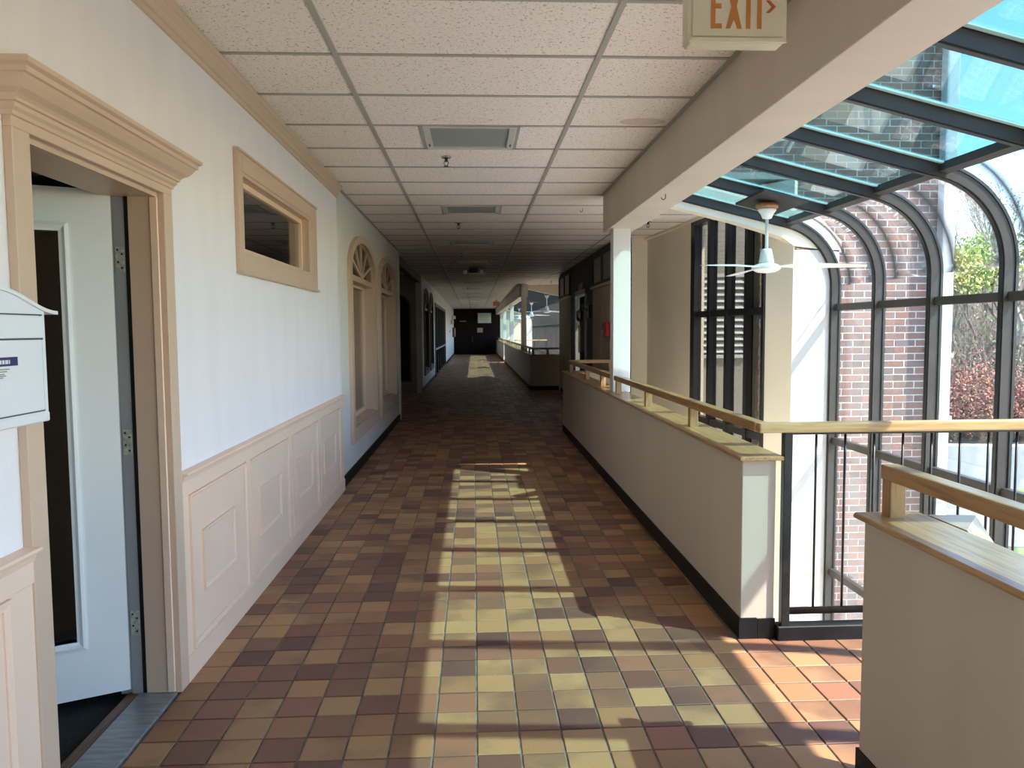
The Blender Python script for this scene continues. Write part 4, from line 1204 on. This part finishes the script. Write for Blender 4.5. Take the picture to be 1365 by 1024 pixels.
box(lbx + .0006, lbx + .0010, 1.735, 1.853, 1.345, 1.3655).build('sticker_band', M['purple'], lb1)
g = MB()
for a, b in ((1.750, 1.762), (1.765, 1.774), (1.777, 1.790), (1.793, 1.801), (1.804, 1.815), (1.818, 1.822)): g.box(lbx + .001, lbx + .0014, a, b, 1.350, 1.359)
g.build('sticker_title', M['paper'], lb1)
g = MB()
for z, a, b in ((1.338, 1.74, 1.82), (1.333, 1.74, 1.81), (1.327, 1.745, 1.80), (1.323, 1.745, 1.805), (1.319, 1.745, 1.795)): g.box(lbx + .0006, lbx + .001, a, b, z - .0013, z + .0013)
g.build('sticker_lines', M['grey_print'], lb1)

# exit sign near
ex = root('exit_sign', (0.855, 2.52, CZ), 'aged cream exit sign with orange letters hanging from the ceiling', 'exit sign')
MB().prism([(0.69, 2.342), (0.70, 2.332), (1.0, 2.332), (1.012, 2.345), (1.012, 2.545), (0.69, 2.545)], 'y', 2.50, 2.565).build('sign_body', M['exit_body'], ex, bevel=.004, seg=2)
box(0.704, 1.0, 2.496, 2.5, 2.352, 2.538).build('sign_face', M['exit_body'], ex, bevel=.002)
g = MB()
g.prism([(0.692, 2.334), (0.706, 2.346), (1.0, 2.346), (1.010, 2.334)], 'y', 2.490, 2.5); g.build('bottom_lip', M['exit_body'], ex)
box(0.80, 0.91, 2.505, 2.56, 2.545, 2.68).build('ceiling_canopy', M['exit_body'], ex, bevel=.004)
yl = 2.4945
zl0, zl1 = 2.376, 2.514
L_ = MB()
L_.box(.764, .778, yl, yl + .002, zl0, zl1); L_.box(.778, .799, yl, yl + .002, zl0, zl0 + .015); L_.box(.778, .797, yl, yl + .002, 2.438, 2.453); L_.box(.778, .799, yl, yl + .002, zl1 - .015, zl1)
L_.build('letter_e', M['exit_letter'], ex)
L_ = MB()
xm = 0.838
L_.prism([(xm - .026, zl0), (xm - .012, zl0), (xm, 2.405 + .0), (xm + .012, zl0), (xm + .026, zl0), (xm + .0085, 2.445), (xm + .026, zl1), (xm + .012, zl1), (xm, 2.485), (xm - .012, zl1), (xm - .026, zl1), (xm - .0085, 2.445)], 'y', yl, yl + .002)
L_.build('letter_x', M['exit_letter'], ex)
MB().box(.878, .892, yl, yl + .002, zl0, zl1).build('letter_i', M['exit_letter'], ex)
L_ = MB(); L_.box(.914, .928, yl, yl + .002, zl0, zl1); L_.box(.900, .942, yl, yl + .002, zl1 - .015, zl1)
L_.build('letter_t', M['exit_letter'], ex)
MB().prism([(.942, 2.426), (.954, 2.426), (.974, 2.445), (.954, 2.464), (.942, 2.464), (.960, 2.445)], 'y', yl, yl + .002).build('arrow', M['exit_arrow'], ex)
# far exit sign
e2 = root('exit_sign', (0.85, 32, CZ), 'reddish exit sign hanging from the ceiling far down the corridor', 'exit sign')
box(0.80, 1.06, 32.0, 32.06, 2.42, 2.60).build('sign_body', M['exit_glow'], e2, bevel=.004)
box(0.82, 1.04, 31.994, 32.0, 2.44, 2.58).build('sign_face', M['exit_glow'], e2)
box(0.88, 0.98, 32.0, 32.06, 2.6, CZ).build('ceiling_canopy', M['exit_body'], e2)

# ceiling lights
vis = [q for q in light_y if q[0] > 2.6]
for i, (ya, yb) in enumerate(vis):
    t = root('ceiling_light', (-0.015, (ya + yb) / 2, CZ), 'square recessed ceiling light with grey lens, %s along from the near exit sign' % ORD[i], 'ceiling light', 'recessed ceiling lights')
    g = MB(); x0, x1 = -0.31, 0.28
    a, b = ya + .012, yb - .012
    for (p, q, r_, s) in ((x0, x0 + .045, a, b), (x1 - .045, x1, a, b), (x0 + .045, x1 - .045, a, a + .03), (x0 + .045, x1 - .045, b - .03, b)): g.box(p, q, r_, s, CZ - .004, CZ + .02)
    g.build('frame', M['lens_frame'], t, bevel=.003)
    box(x0 + .04, x1 - .04, a + .025, b - .025, CZ + .008, CZ + .014).build('lens', M['lens'], t)
    if i < 6:
        for sx in (x0 + .022, x1 - .022): box(sx - .004, sx + .004, b - .16, b - .10, CZ - .008, CZ - .003).build('latch', M['chrome'], t)

# sprinklers
def sprinkler(x, y, label, s=1.0):
    t = root('sprinkler_head', (x, y, CZ), label, 'sprinkler', 'ceiling sprinkler heads')
    MB().lathe([(0.004, CZ + .004), (0.036 * s, CZ + .002), (0.038 * s, CZ - .004), (0.03 * s, CZ - .008), (0.012, CZ - .012)], x, y, 16).build('escutcheon', M['chrome'], t)
    MB().lathe([(0.011, CZ - .012), (0.012, CZ - .03), (0.008, CZ - .034)], x, y, 10).build('body', M['screw'], t)
    g = MB()
    for sx in (-1, 1): g.tube([(x + sx * .010, y, CZ - .028), (x + sx * .017, y, CZ - .045), (x + sx * .004, y, CZ - .064)], .003, 6)
    g.build('frame_arms', M['screw'], t)
    MB().lathe([(0.006, CZ - .062), (0.020, CZ - .066), (0.020, CZ - .068), (0.003, CZ - .070)], x, y, 12).build('deflector', M['screw'], t)
    return t
yk = 5.72
for i in range(12):
    sprinkler(-0.19 + (0.0 if i % 2 == 0 else 0.02), yk + 3.43 * i, 'sprinkler head along the ceiling centre, %s from the near exit sign' % ORD[i])
sprinkler(2.05, 9.05, 'sprinkler head in the pocket ceiling beyond the beam')
sprinkler(2.0, 19.9, 'sprinkler head in the ceiling beside the far cream column')
# emergency light
em = root('emergency_light', (-0.01, 15.75, CZ), 'dark twin-head emergency light on the ceiling over the unlit stretch', 'emergency light')
MB().box(-0.09, 0.09, 15.68, 15.82, 2.58, CZ).build('housing', M['black_steel'], em, bevel=.02, seg=2)
for sx in (-1, 1):
    MB().tube([(sx * .09, 15.75, 2.63), (sx * .15, 15.73, 2.62)], .012, 6).build('arm', M['black_steel'], em)
    hd = MB().tube([(sx * .165, 15.79, 2.62), (sx * .165, 15.70, 2.60), (sx * .165, 15.66, 2.595)], [.03, .05, .052], 12).build('lamp_head', M['black_steel'], em)
    MB().tube([(sx * .165, 15.655, 2.594), (sx * .165, 15.652, 2.594)], .045, 12).build('lamp_lens', M['chrome'], hd)
# hooks
def hook(x, y, z, label):
    pts = [(x, y, z), (x, y, z - .022)] + [(x - .014 + .014 * math.cos(a), y, z - .024 - .014 * math.sin(a)) for a in [0.3 * k for k in range(1, 12)]]
    tag(MB().tube(pts, .0028, 6).build('hook', M['screw']), label, 'hook')
hook(1.305, 5.24, 2.333, 'small black cup hook screwed under the beam')
hook(1.142, 8.08, CZ, 'tiny hook in the ceiling near the end of the beam')
# left far wall: fire alarm, plates, blade signs
fa = root('alarm_box', (WL, 43.4, 1.3), 'red framed extinguisher cabinet on the white wall close to the end doors', 'cabinet')
box(WL, WL + .12, 42.6, 44.6, 1.05, 1.58).build('cabinet_body', M['red_dark'], fa, bevel=.01)
box(WL + .12, WL + .125, 42.9, 44.3, 1.13, 1.50).build('cabinet_glass', M['board'], fa)
for i, (y, z, d, lb_) in enumerate([(40.0, 1.85, .16, 'lower small blade sign on the white wall before the end doors'), (42.0, 2.12, .2, 'upper blade sign on the white wall before the end doors')]):
    sg2 = root('blade_sign', (WL, y, z), lb_, 'sign')
    box(WL, WL + d, y, y + .03, z - .09, z + .09).build('sign_plate', M['board'], sg2)
    box(WL, WL + .02, y - .03, y + .06, z - .12, z + .12).build('bracket', M['screw'], sg2)
tag(box(WL, WL + .01, 37.5, 38.6, 1.33, 1.42).build('wall_plate', M['tan_sign']), 'small pinkish plate on the white wall before the red cabinet', 'sign')

# ================================================================== ceiling fans
def fan(x, y, zt, label, a0, first=None, drop=0.0):
    t = root('ceiling_fan', (x, y, zt), label, 'ceiling fan', 'white ceiling fans in the atrium')
    rz = zt - 0.012
    Lb = lambda mb: mb
    MB().lathe([(0.02, zt), (0.085, zt - .002), (0.088, zt - .03), (0.08, zt - .042), (0.02, zt - .044)], x, y, 20).build('wood_ring', M['fan_wood'], t)
    MB().lathe([(0.02, zt - .043), (0.07, zt - .045), (0.07, zt - .06), (0.05, zt - .085), (0.035, zt - .12), (0.012, zt - .125)], x, y, 20).build('canopy', M['fan_white'], t)
    zm = zt - 0.365
    MB().tube([(x, y, zt - .12), (x, y, zm)], .0125, 10).build('downrod', M['fan_white'], t)
    MB().lathe([(0.012, zm + .01), (0.038, zm + .005), (0.044, zm - .02), (0.060, zm - .10), (0.05, zm - .112)], x, y, 20).build('rod_cover', M['fan_white'], t)
    MB().lathe([(0.05, zm - .105), (0.085, zm - .118), (0.112, zm - .135), (0.114, zm - .15), (0.095, zm - .166), (0.07, zm - .178), (0.02, zm - .184)], x, y, 24).build('motor_housing', M['fan_white'], t)
    zb_ = zm - .135
    for k in range(3):
        a = a0 + k * 2 * math.pi / 3
        g = MB()
        rs = []
        for (r, w, tw) in ((0.10, .035, .1), (0.16, .045, .18), (0.24, .075, .22), (0.45, .078, .16), (0.66, .070, .11), (0.73, .055, .09)):
            ring = []
            for (sv, th) in ((-1, .0), (0, .004), (1, .0), (0, -.004)):
                px, py, pz = r, sv * w, -sv * w * math.tan(tw) + th - 0.02 * (r / .73) ** 2
                ring.append((x + px * math.cos(a) - py * math.sin(a), y + px * math.sin(a) + py * math.cos(a), zb_ + pz))
            rs.append(ring)
        g.rings(rs, smooth=False)
        g.build('blade', M['fan_white'], t)
    return t
zroof = lambda x: outline(0.07)[1][1] + SLOPE * (outline(0.07)[1][0] - x)
def fan_board(t, x, y):
    xa, xb = x - .14, x + .2
    z0, z1 = zroof(xa), zroof(xb)
    MB().prism([(xa, z0 - .012), (xb, z1 - .012), (xb, z1 - .028), (xa, z0 - .028)], 'y', y - .30, y + .34).build('mounting_board', M['plate_dark'], t)
fx, fy = 2.33, 6.08
f1 = fan(fx, fy, zroof(fx + .05) - .024, 'white three-blade ceiling fan under the near glass roof', R(-27))
fan_board(f1, fx, fy)
for (y, lb_) in ((22.4, 'white ceiling fan under the start of the far glass roof'), (28.4, 'white ceiling fan in the middle of the far atrium'), (36.2, 'white ceiling fan at the end of the far atrium')):
    f = fan(2.12, y, zroof(2.17) - .024, lb_, R(10 + y * 7))
    fan_board(f, 2.12, y)

# ================================================================== OUTSIDE
# brick building beyond the atrium end, seen through the curved glass
bb = root('brick_building', (3.66, 7.3, -3.3), 'red brick building wall with pale mortar outside the curved glass', 'building')
BX0, BX1, BZ1 = 2.74, 4.58, 6.5
box(BX0, BX1 + 0.0, 7.303, 7.56, -3.3, BZ1).build('mortar_wall', M['mortar'], bb)
bl = MB(); cellsb = []
nc = int((BZ1 + 3.3) / BR_H)
for j in range(nc):
    z0 = -3.3 + j * BR_H + .005; z1 = z0 + BR_H - .0105
    x = BX0 - (BR_L / 2 if j % 2 else 0)
    while x < BX1:
        a, b = max(x + .006, BX0), min(x + BR_L - .0065, BX1)
        if b - a > .03: cellsb.append((a, b, z0, z1))
        x += BR_L
def bvis(c):
    p = project(((c[0] + c[1]) / 2, 7.3, (c[2] + c[3]) / 2))
    return p and 1095 < p[0] < 1262 and 150 < p[1] < 700
vis_ids = [k for k, c in enumerate(cellsb) if bvis(c)]
mid = sorted(vis_ids, key=lambda k: abs((cellsb[k][2]) - 1.75))[:296]
midset = set(mid)
bprot = {}
base = MW[bb.name].translation
for k, (a, b, z0, z1) in enumerate(cellsb):
    d = rnd.uniform(-.001, .002)
    if k in midset:
        w = round(b - a, 4)
        loc = ((a + b) / 2 - base.x, -d, (z0 + z1) / 2 - base.z)
        if w not in bprot:
            o = MB().box(-w / 2, w / 2, 0, .02, -(z1 - z0) / 2, (z1 - z0) / 2).build('brick', M['brick'], bb, local=True, bevel=.002)
            o.location = loc; bprot[w] = o
        else: inst(bprot[w], 'brick', bb, loc)
    else:
        bl.box(a, b, 7.3 - d, 7.32, z0, z1)
for j in range(nc):
    z0 = -3.3 + j * BR_H + .005; z1 = z0 + BR_H - .0105
    if z0 < 2.86: continue
    x = BX0 - BR_L * 16 - (BR_L / 2 if j % 2 else 0)
    while x + BR_L <= BX0 + .11:
        a, b = x + .006, min(x + BR_L - .0065, BX0 - .004)
        if b - a > .03: bl.box(a, b, 7.3, 7.32, z0, z1)
        x += BR_L
box(-0.6, BX0, 7.303, 7.56, 2.86, BZ1).build('mortar_wall', M['mortar'], bb)
bl.build('distant_bricks', M['brick'], bb, kind='stuff')
# brick end face (return) so that it looks right from the side
g = MB()
for j in range(nc):
    z0 = -3.3 + j * BR_H + .005; z1 = z0 + BR_H - .0105
    g.box(BX1 - .02, BX1 + .003, 7.31 + (0.06 if j % 2 else 0), 7.50, z0, z1)
g.build('return_bricks', M['brick'], bb, kind='stuff')
dp = root('downpipe', (4.50, 7.22, -3.3), 'white drainpipe running up the corner of the brick wall', 'downpipe')
MB().box(4.44, 4.565, 7.16, 7.27, -3.3, 6.4).build('pipe', M['pipe'], dp, bevel=.02, seg=2)
for z in (-1.6, 0.55, 1.15, 3.4): box(4.425, 4.58, 7.15, 7.30, z - .02, z + .02).build('pipe_collar', M['pipe'], dp, bevel=.004)
for z in (1.2, 3.7): box(4.36, 4.44, 7.27, 7.30, z - .012, z + .012).build('pipe_strap', M['chrome'], dp)
# wall and louvers added outside in place of a reflection in the pocket windows
ow = tag(box(2.62, 5.2, 10.9, 11.05, -3.3, 4.5).build('wall_outside', M['outer']), 'cream outside wall seen through the black-mullioned windows', 'wall', kind='structure')
lv = root('louvered_vent', (3.5, 10.9, 1.0), 'white louvered vent on the outside wall behind the mullions', 'vent')
g = MB(); x0, x1, z0, z1 = 3.1, 3.9, 1.0, 2.2
g.box(x0, x0 + .05, 10.85, 10.9, z0, z1); g.box(x1 - .05, x1, 10.85, 10.9, z0, z1); g.box(x0, x1, 10.85, 10.9, z0, z0 + .05); g.box(x0, x1, 10.85, 10.9, z1 - .05, z1)
g.build('vent_frame', M['louver'], lv)
for k in range(12):
    z = z0 + .08 + k * .09
    MB().prism([(10.84, z), (10.845, z - .006), (10.895, z + .05), (10.89, z + .056)], 'x', x0 + .05, x1 - .05).build('slat', M['louver'], lv)

# ground, road, wall, hill
tag(box(3.3, 80, -60, 60, -3.6, -3.3).build('ground', M['lawn']), 'green lawn below the glass atrium', 'lawn', kind='structure')
tag(box(3.4, 13.0, -40, 12.0, -3.3, -3.285).build('pavement', M['pave']), 'pale paved terrace at the foot of the glass atrium', 'paving', kind='structure')  # added reflector sheet, throws sun up onto ceiling and left wall
tag(MB().prism([(3.4, 17.0), (70, 6.0), (70, 9.5), (3.4, 20.6)], 'z', -3.3, -3.27).build('road', M['asphalt']), 'pale grey road crossing the lawn outside', 'road', kind='structure')
tag(MB().prism([(3.4, 20.6), (70, 9.5), (70, 9.8), (3.4, 20.9)], 'z', -3.3, -3.13).build('kerb', M['kerb']), 'pale kerb along the road outside', 'kerb', kind='structure')
tag(MB().prism([(5.0, 23.2), (60, 14.2), (60, 14.7), (5.0, 23.7)], 'z', -3.3, -2.05).build('retaining_wall', M['kerb']), 'pale concrete retaining wall under the red shrubs', 'retaining wall', kind='structure')
g = MB()
nx, ny = 24, 16
vs = []
for i in range(nx + 1):
    for j in range(ny + 1):
        x = 5 + i * 75 / nx
        yb = 23.6 - (x - 5) * (9.0 / 55)
        y = yb + j * 60 / ny
        t = j / ny
        z = -2.1 + 7 * t * t + 2.0 * t + 0.5 * math.sin(x * .3 + y * .2)*min(1,t*4)
        vs.append((x, y, z))
g.add(vs, [(i * (ny + 1) + j, (i + 1) * (ny + 1) + j, (i + 1) * (ny + 1) + j + 1, i * (ny + 1) + j + 1) for i in range(nx) for j in range(ny)], True)
tag(g.build('hill', M['hill']), 'wooded hillside rising behind the retaining wall', 'hillside', kind='structure')
def hill_z(x, y):
    yb = 23.6 - (x - 5) * (9.0 / 55)
    t = max(0, (y - yb) / 60)
    return -2.1 + 7 * t * t + 2.0 * t
# vegetation prototypes (local coordinates, base at origin)
def branch_mesh(r2, h, depth, spread, name, mt, thick):
    g = MB()
    tips = []
    def grow(p, d, l, r, k):
        q = p + d * l
        g.tube([p, p + d * l * .5 + Vector((r2.uniform(-.05, .05) * l, r2.uniform(-.05, .05) * l, 0)), q], [r, r * .85, r * .68], 5 if k > 2 else 3)
        if k == 0: tips.append(q); return
        if k <= 2: tips.append(q)
        for _ in range(2 if k > 3 else 3):
            nd = (d + Vector((r2.uniform(-1, 1), r2.uniform(-1, 1), r2.uniform(-.25, .7))) * spread).normalized()
            grow(q - d * l * r2.uniform(0, .35), nd, l * r2.uniform(.62, .82), r * .6, k - 1)
    grow(Vector((0, 0, -0.3)), Vector((r2.uniform(-.05, .05), r2.uniform(-.05, .05), 1)).normalized(), h * .33, thick, depth)
    return g, tips
def leaves(tips, r2, per, rad, size):
    g = MB()
    for t in tips:
        for _ in range(per):
            c = t + Vector((r2.gauss(0, rad), r2.gauss(0, rad), r2.gauss(0, rad * .8)))
            u = Vector((r2.uniform(-1, 1), r2.uniform(-1, 1), r2.uniform(-1, 1))).normalized() * size * r2.uniform(.6, 1.2)
            w = u.cross(Vector((r2.uniform(-1, 1), r2.uniform(-1, 1), r2.uniform(-1, 1)))).normalized() * size * .55
            g.add([c - u, c + w, c + u, c - w], [(0, 1, 2, 3)])
    return g
def raw(g, name, mt):
    me = bpy.data.meshes.new(name)
    me.from_pydata(g.v, [], g.f); me.materials.append(mt)
    return me
protos = []
for (seed, h, dep, spr, thick, per, rad, size, leafm, bark, kindn) in [
    (3, 9.0, 6, .55, .17, 6, .45, .14, 'leaf_green', 'bark', 'leafy'),
    (5, 9.0, 6, .60, .15, 6, .45, .13, 'leaf_yellow', 'bark', 'yellowish'),
    (8, 11.0, 7, .48, .18, 1, .30, .07, 'leaf_yellow', 'bark_pale', 'bare'),
    (12, 12.0, 7, .42, .20, 0, .3, .08, 'leaf_green', 'bark', 'leafless')]:
    r2 = random.Random(seed)
    bg_, tips = branch_mesh(r2, h, dep, spr, 'trunk', bark, thick)
    bm_ = raw(bg_, 'trunk', M[bark])
    lm_ = raw(leaves(tips, r2, per, rad, size), 'crown', M[leafm]) if per else None
    protos.append((bm_, lm_, kindn))
def plant(name, proto, x, y, s, label, cat, group, rz):
    bm_, lm_, kn = proto
    t = root(name, (x, y, hill_z(x, y) - .1), label, cat, group, rz=rz)
    t.scale = (s, s, s)
    o = bpy.data.objects.new('trunk' if cat == 'tree' else 'stems', bm_); COL.objects.link(o); o.parent = t
    if lm_:
        o = bpy.data.objects.new('crown', lm_); COL.objects.link(o); o.parent = t
    return t
tree_spots = []
r3 = random.Random(21)
# (angle ratio x/y, depth y, prototype, scale)
for (q, y, pi_, s) in [(0.617, 33, 0, .86), (0.672, 31, 1, .80), (0.715, 38, 0, .95), (0.600, 45, 3, .62), (0.640, 44, 2, .70), (0.685, 47, 3, .78),
                       (0.735, 34, 2, .92), (0.80, 38, 3, 1.05), (0.85, 30, 2, 1.0), (0.93, 34, 1, .95), (1.02, 27, 3, 1.0), (1.15, 29, 0, .9), (1.30, 24, 2, 1.0),
                       (0.58, 36, 2, .7), (0.715, 52, 3, .95), (0.655, 56, 2, .8)]:
    tree_spots.append((q * y, y, pi_, s))
lab = {0: 'leafy green tree on the hillside', 1: 'yellow-green budding tree on the hillside', 2: 'pale bare tree with a few buds on the hillside', 3: 'leafless brown tree on the hillside'}
cnt = {}
for (x, y, pi_, s) in tree_spots:
    cnt[pi_] = cnt.get(pi_, 0) + 1
    vis_ = 0.61 < x / y < 0.72
    where = ORD[cnt[pi_] - 1] + ' of its kind'
    plant('tree', protos[pi_], x, y, s, lab[pi_] + ', ' + where, 'tree', 'trees on the hillside', r3.uniform(0, 6.28))
sp = []
for (seed, leafm) in ((31, 'leaf_red'), (37, 'leaf_pink')):
    r2 = random.Random(seed)
    g = MB(); tips = []
    for k in range(16):
        a = 2 * math.pi * k / 16 + r2.uniform(-.2, .2)
        rr = r2.uniform(.2, 1.0)
        q = Vector((math.cos(a) * rr, math.sin(a) * rr, r2.uniform(.8, 1.7)))
        g.tube([(0, 0, 0), (q.x * .4, q.y * .4, q.z * .6), tuple(q)], [.03, .02, .01], 4)
        for f in (.5, .75, 1.0): tips.append(q * f + Vector((r2.uniform(-.25, .25), r2.uniform(-.25, .25), .05)))
    sp.append((raw(g, 'stems', M['bark']), raw(leaves(tips, r2, 70, .26, .045), 'crown', M[leafm]), 'shrub'))
for i, (q, dy) in enumerate([(0.60, 1.0), (0.625, 1.6), (0.645, .9), (0.665, 1.5), (0.685, .9), (0.705, 1.4), (0.725, 1.0), (0.75, 1.5), (0.78, 1.0), (0.82, 1.4), (0.87, 1.0), (0.93, 1.2)]):
    # shrub line just behind the retaining wall
    y = (23.7 + 5 * 9 / 55) / (1 + q * 9 / 55) + dy
    plant('shrub', sp[(i // 2) % 2], q * y, y, r3.uniform(.95, 1.35), '%s flowering shrub above the retaining wall, %s away from the brick wall' % ('red' if (i // 2) % 2 == 0 else 'pink', ORD[i]), 'shrub', 'flowering shrubs on the retaining wall', r3.uniform(0, 6.28))

# dense brush on the hillside: nobody could count it
r4 = random.Random(77)
tw = MB(); lg = MB(); lb2 = MB()
for i in range(7000):
    q = r4.uniform(0.52, 1.35) if i < 5200 else r4.uniform(1.35, 2.2)
    y = r4.uniform(0, 1) ** 1.3 * 40
    yb = (23.6 + 5 * 9 / 55) / (1 + q * 9 / 55) + 1.5
    yy = yb + y; xx = q * yy
    if xx > 74: continue
    z = hill_z(xx, yy) - .05
    h = r4.uniform(1.2, 4.2) * (1.0 if y > 3 else .5)
    lx, ly = r4.uniform(-.35, .35) * h, r4.uniform(-.35, .35) * h
    w = r4.uniform(.008, .03)
    for (a1, b1) in ((0, 1), (.35, .9), (.5, .8)):
        ex_, ey_ = (lx, ly) if a1 == 0 else (r4.uniform(-.5, .5) * h * .6 + lx * a1, r4.uniform(-.4, .4) * h * .6 + ly * a1)
        p0 = Vector((xx + lx * a1, yy + ly * a1, z + h * a1)); p1 = Vector((xx + ex_, yy + ey_, z + h * b1))
        tw.add([p0 + Vector((-w, 0, 0)), p0 + Vector((w, 0, 0)), p0 + Vector((0, w, 0)), p1], [(0, 1, 3), (1, 2, 3), (2, 0, 3)])
    tgt = lg if r4.random() < .55 else lb2
    for k in range(5):
        c = Vector((xx + lx * .6 + r4.gauss(0, .4), yy + r4.gauss(0, .4), z + h * r4.uniform(.1, 1.0)))
        u = Vector((r4.uniform(-1, 1), r4.uniform(-1, 1), r4.uniform(-1, 1))).normalized() * r4.uniform(.05, .12)
        v = u.cross(Vector((r4.uniform(-1, 1), r4.uniform(-1, 1), r4.uniform(-1, 1)))) * .6
        tgt.add([c - u, c + v, c + u, c - v], [(0, 1, 2, 3)])
me = bpy.data.meshes.new('undergrowth')
allv, allf, mi = [], [], []
for k, g_ in enumerate((tw, lg, lb2)):
    n = len(allv)
    allv += g_.v; allf += [tuple(i + n for i in f) for f in g_.f]; mi += [k] * len(g_.f)
me.from_pydata(allv, [], allf)
for m_ in ('bark', 'leaf_dull', 'leaf_brown'): me.materials.append(M[m_])
me.polygons.foreach_set('material_index', mi)
o = bpy.data.objects.new('undergrowth', me); COL.objects.link(o)
tag(o, 'brown brush and dull leaves covering the wooded hillside outside', 'brush', kind='stuff')
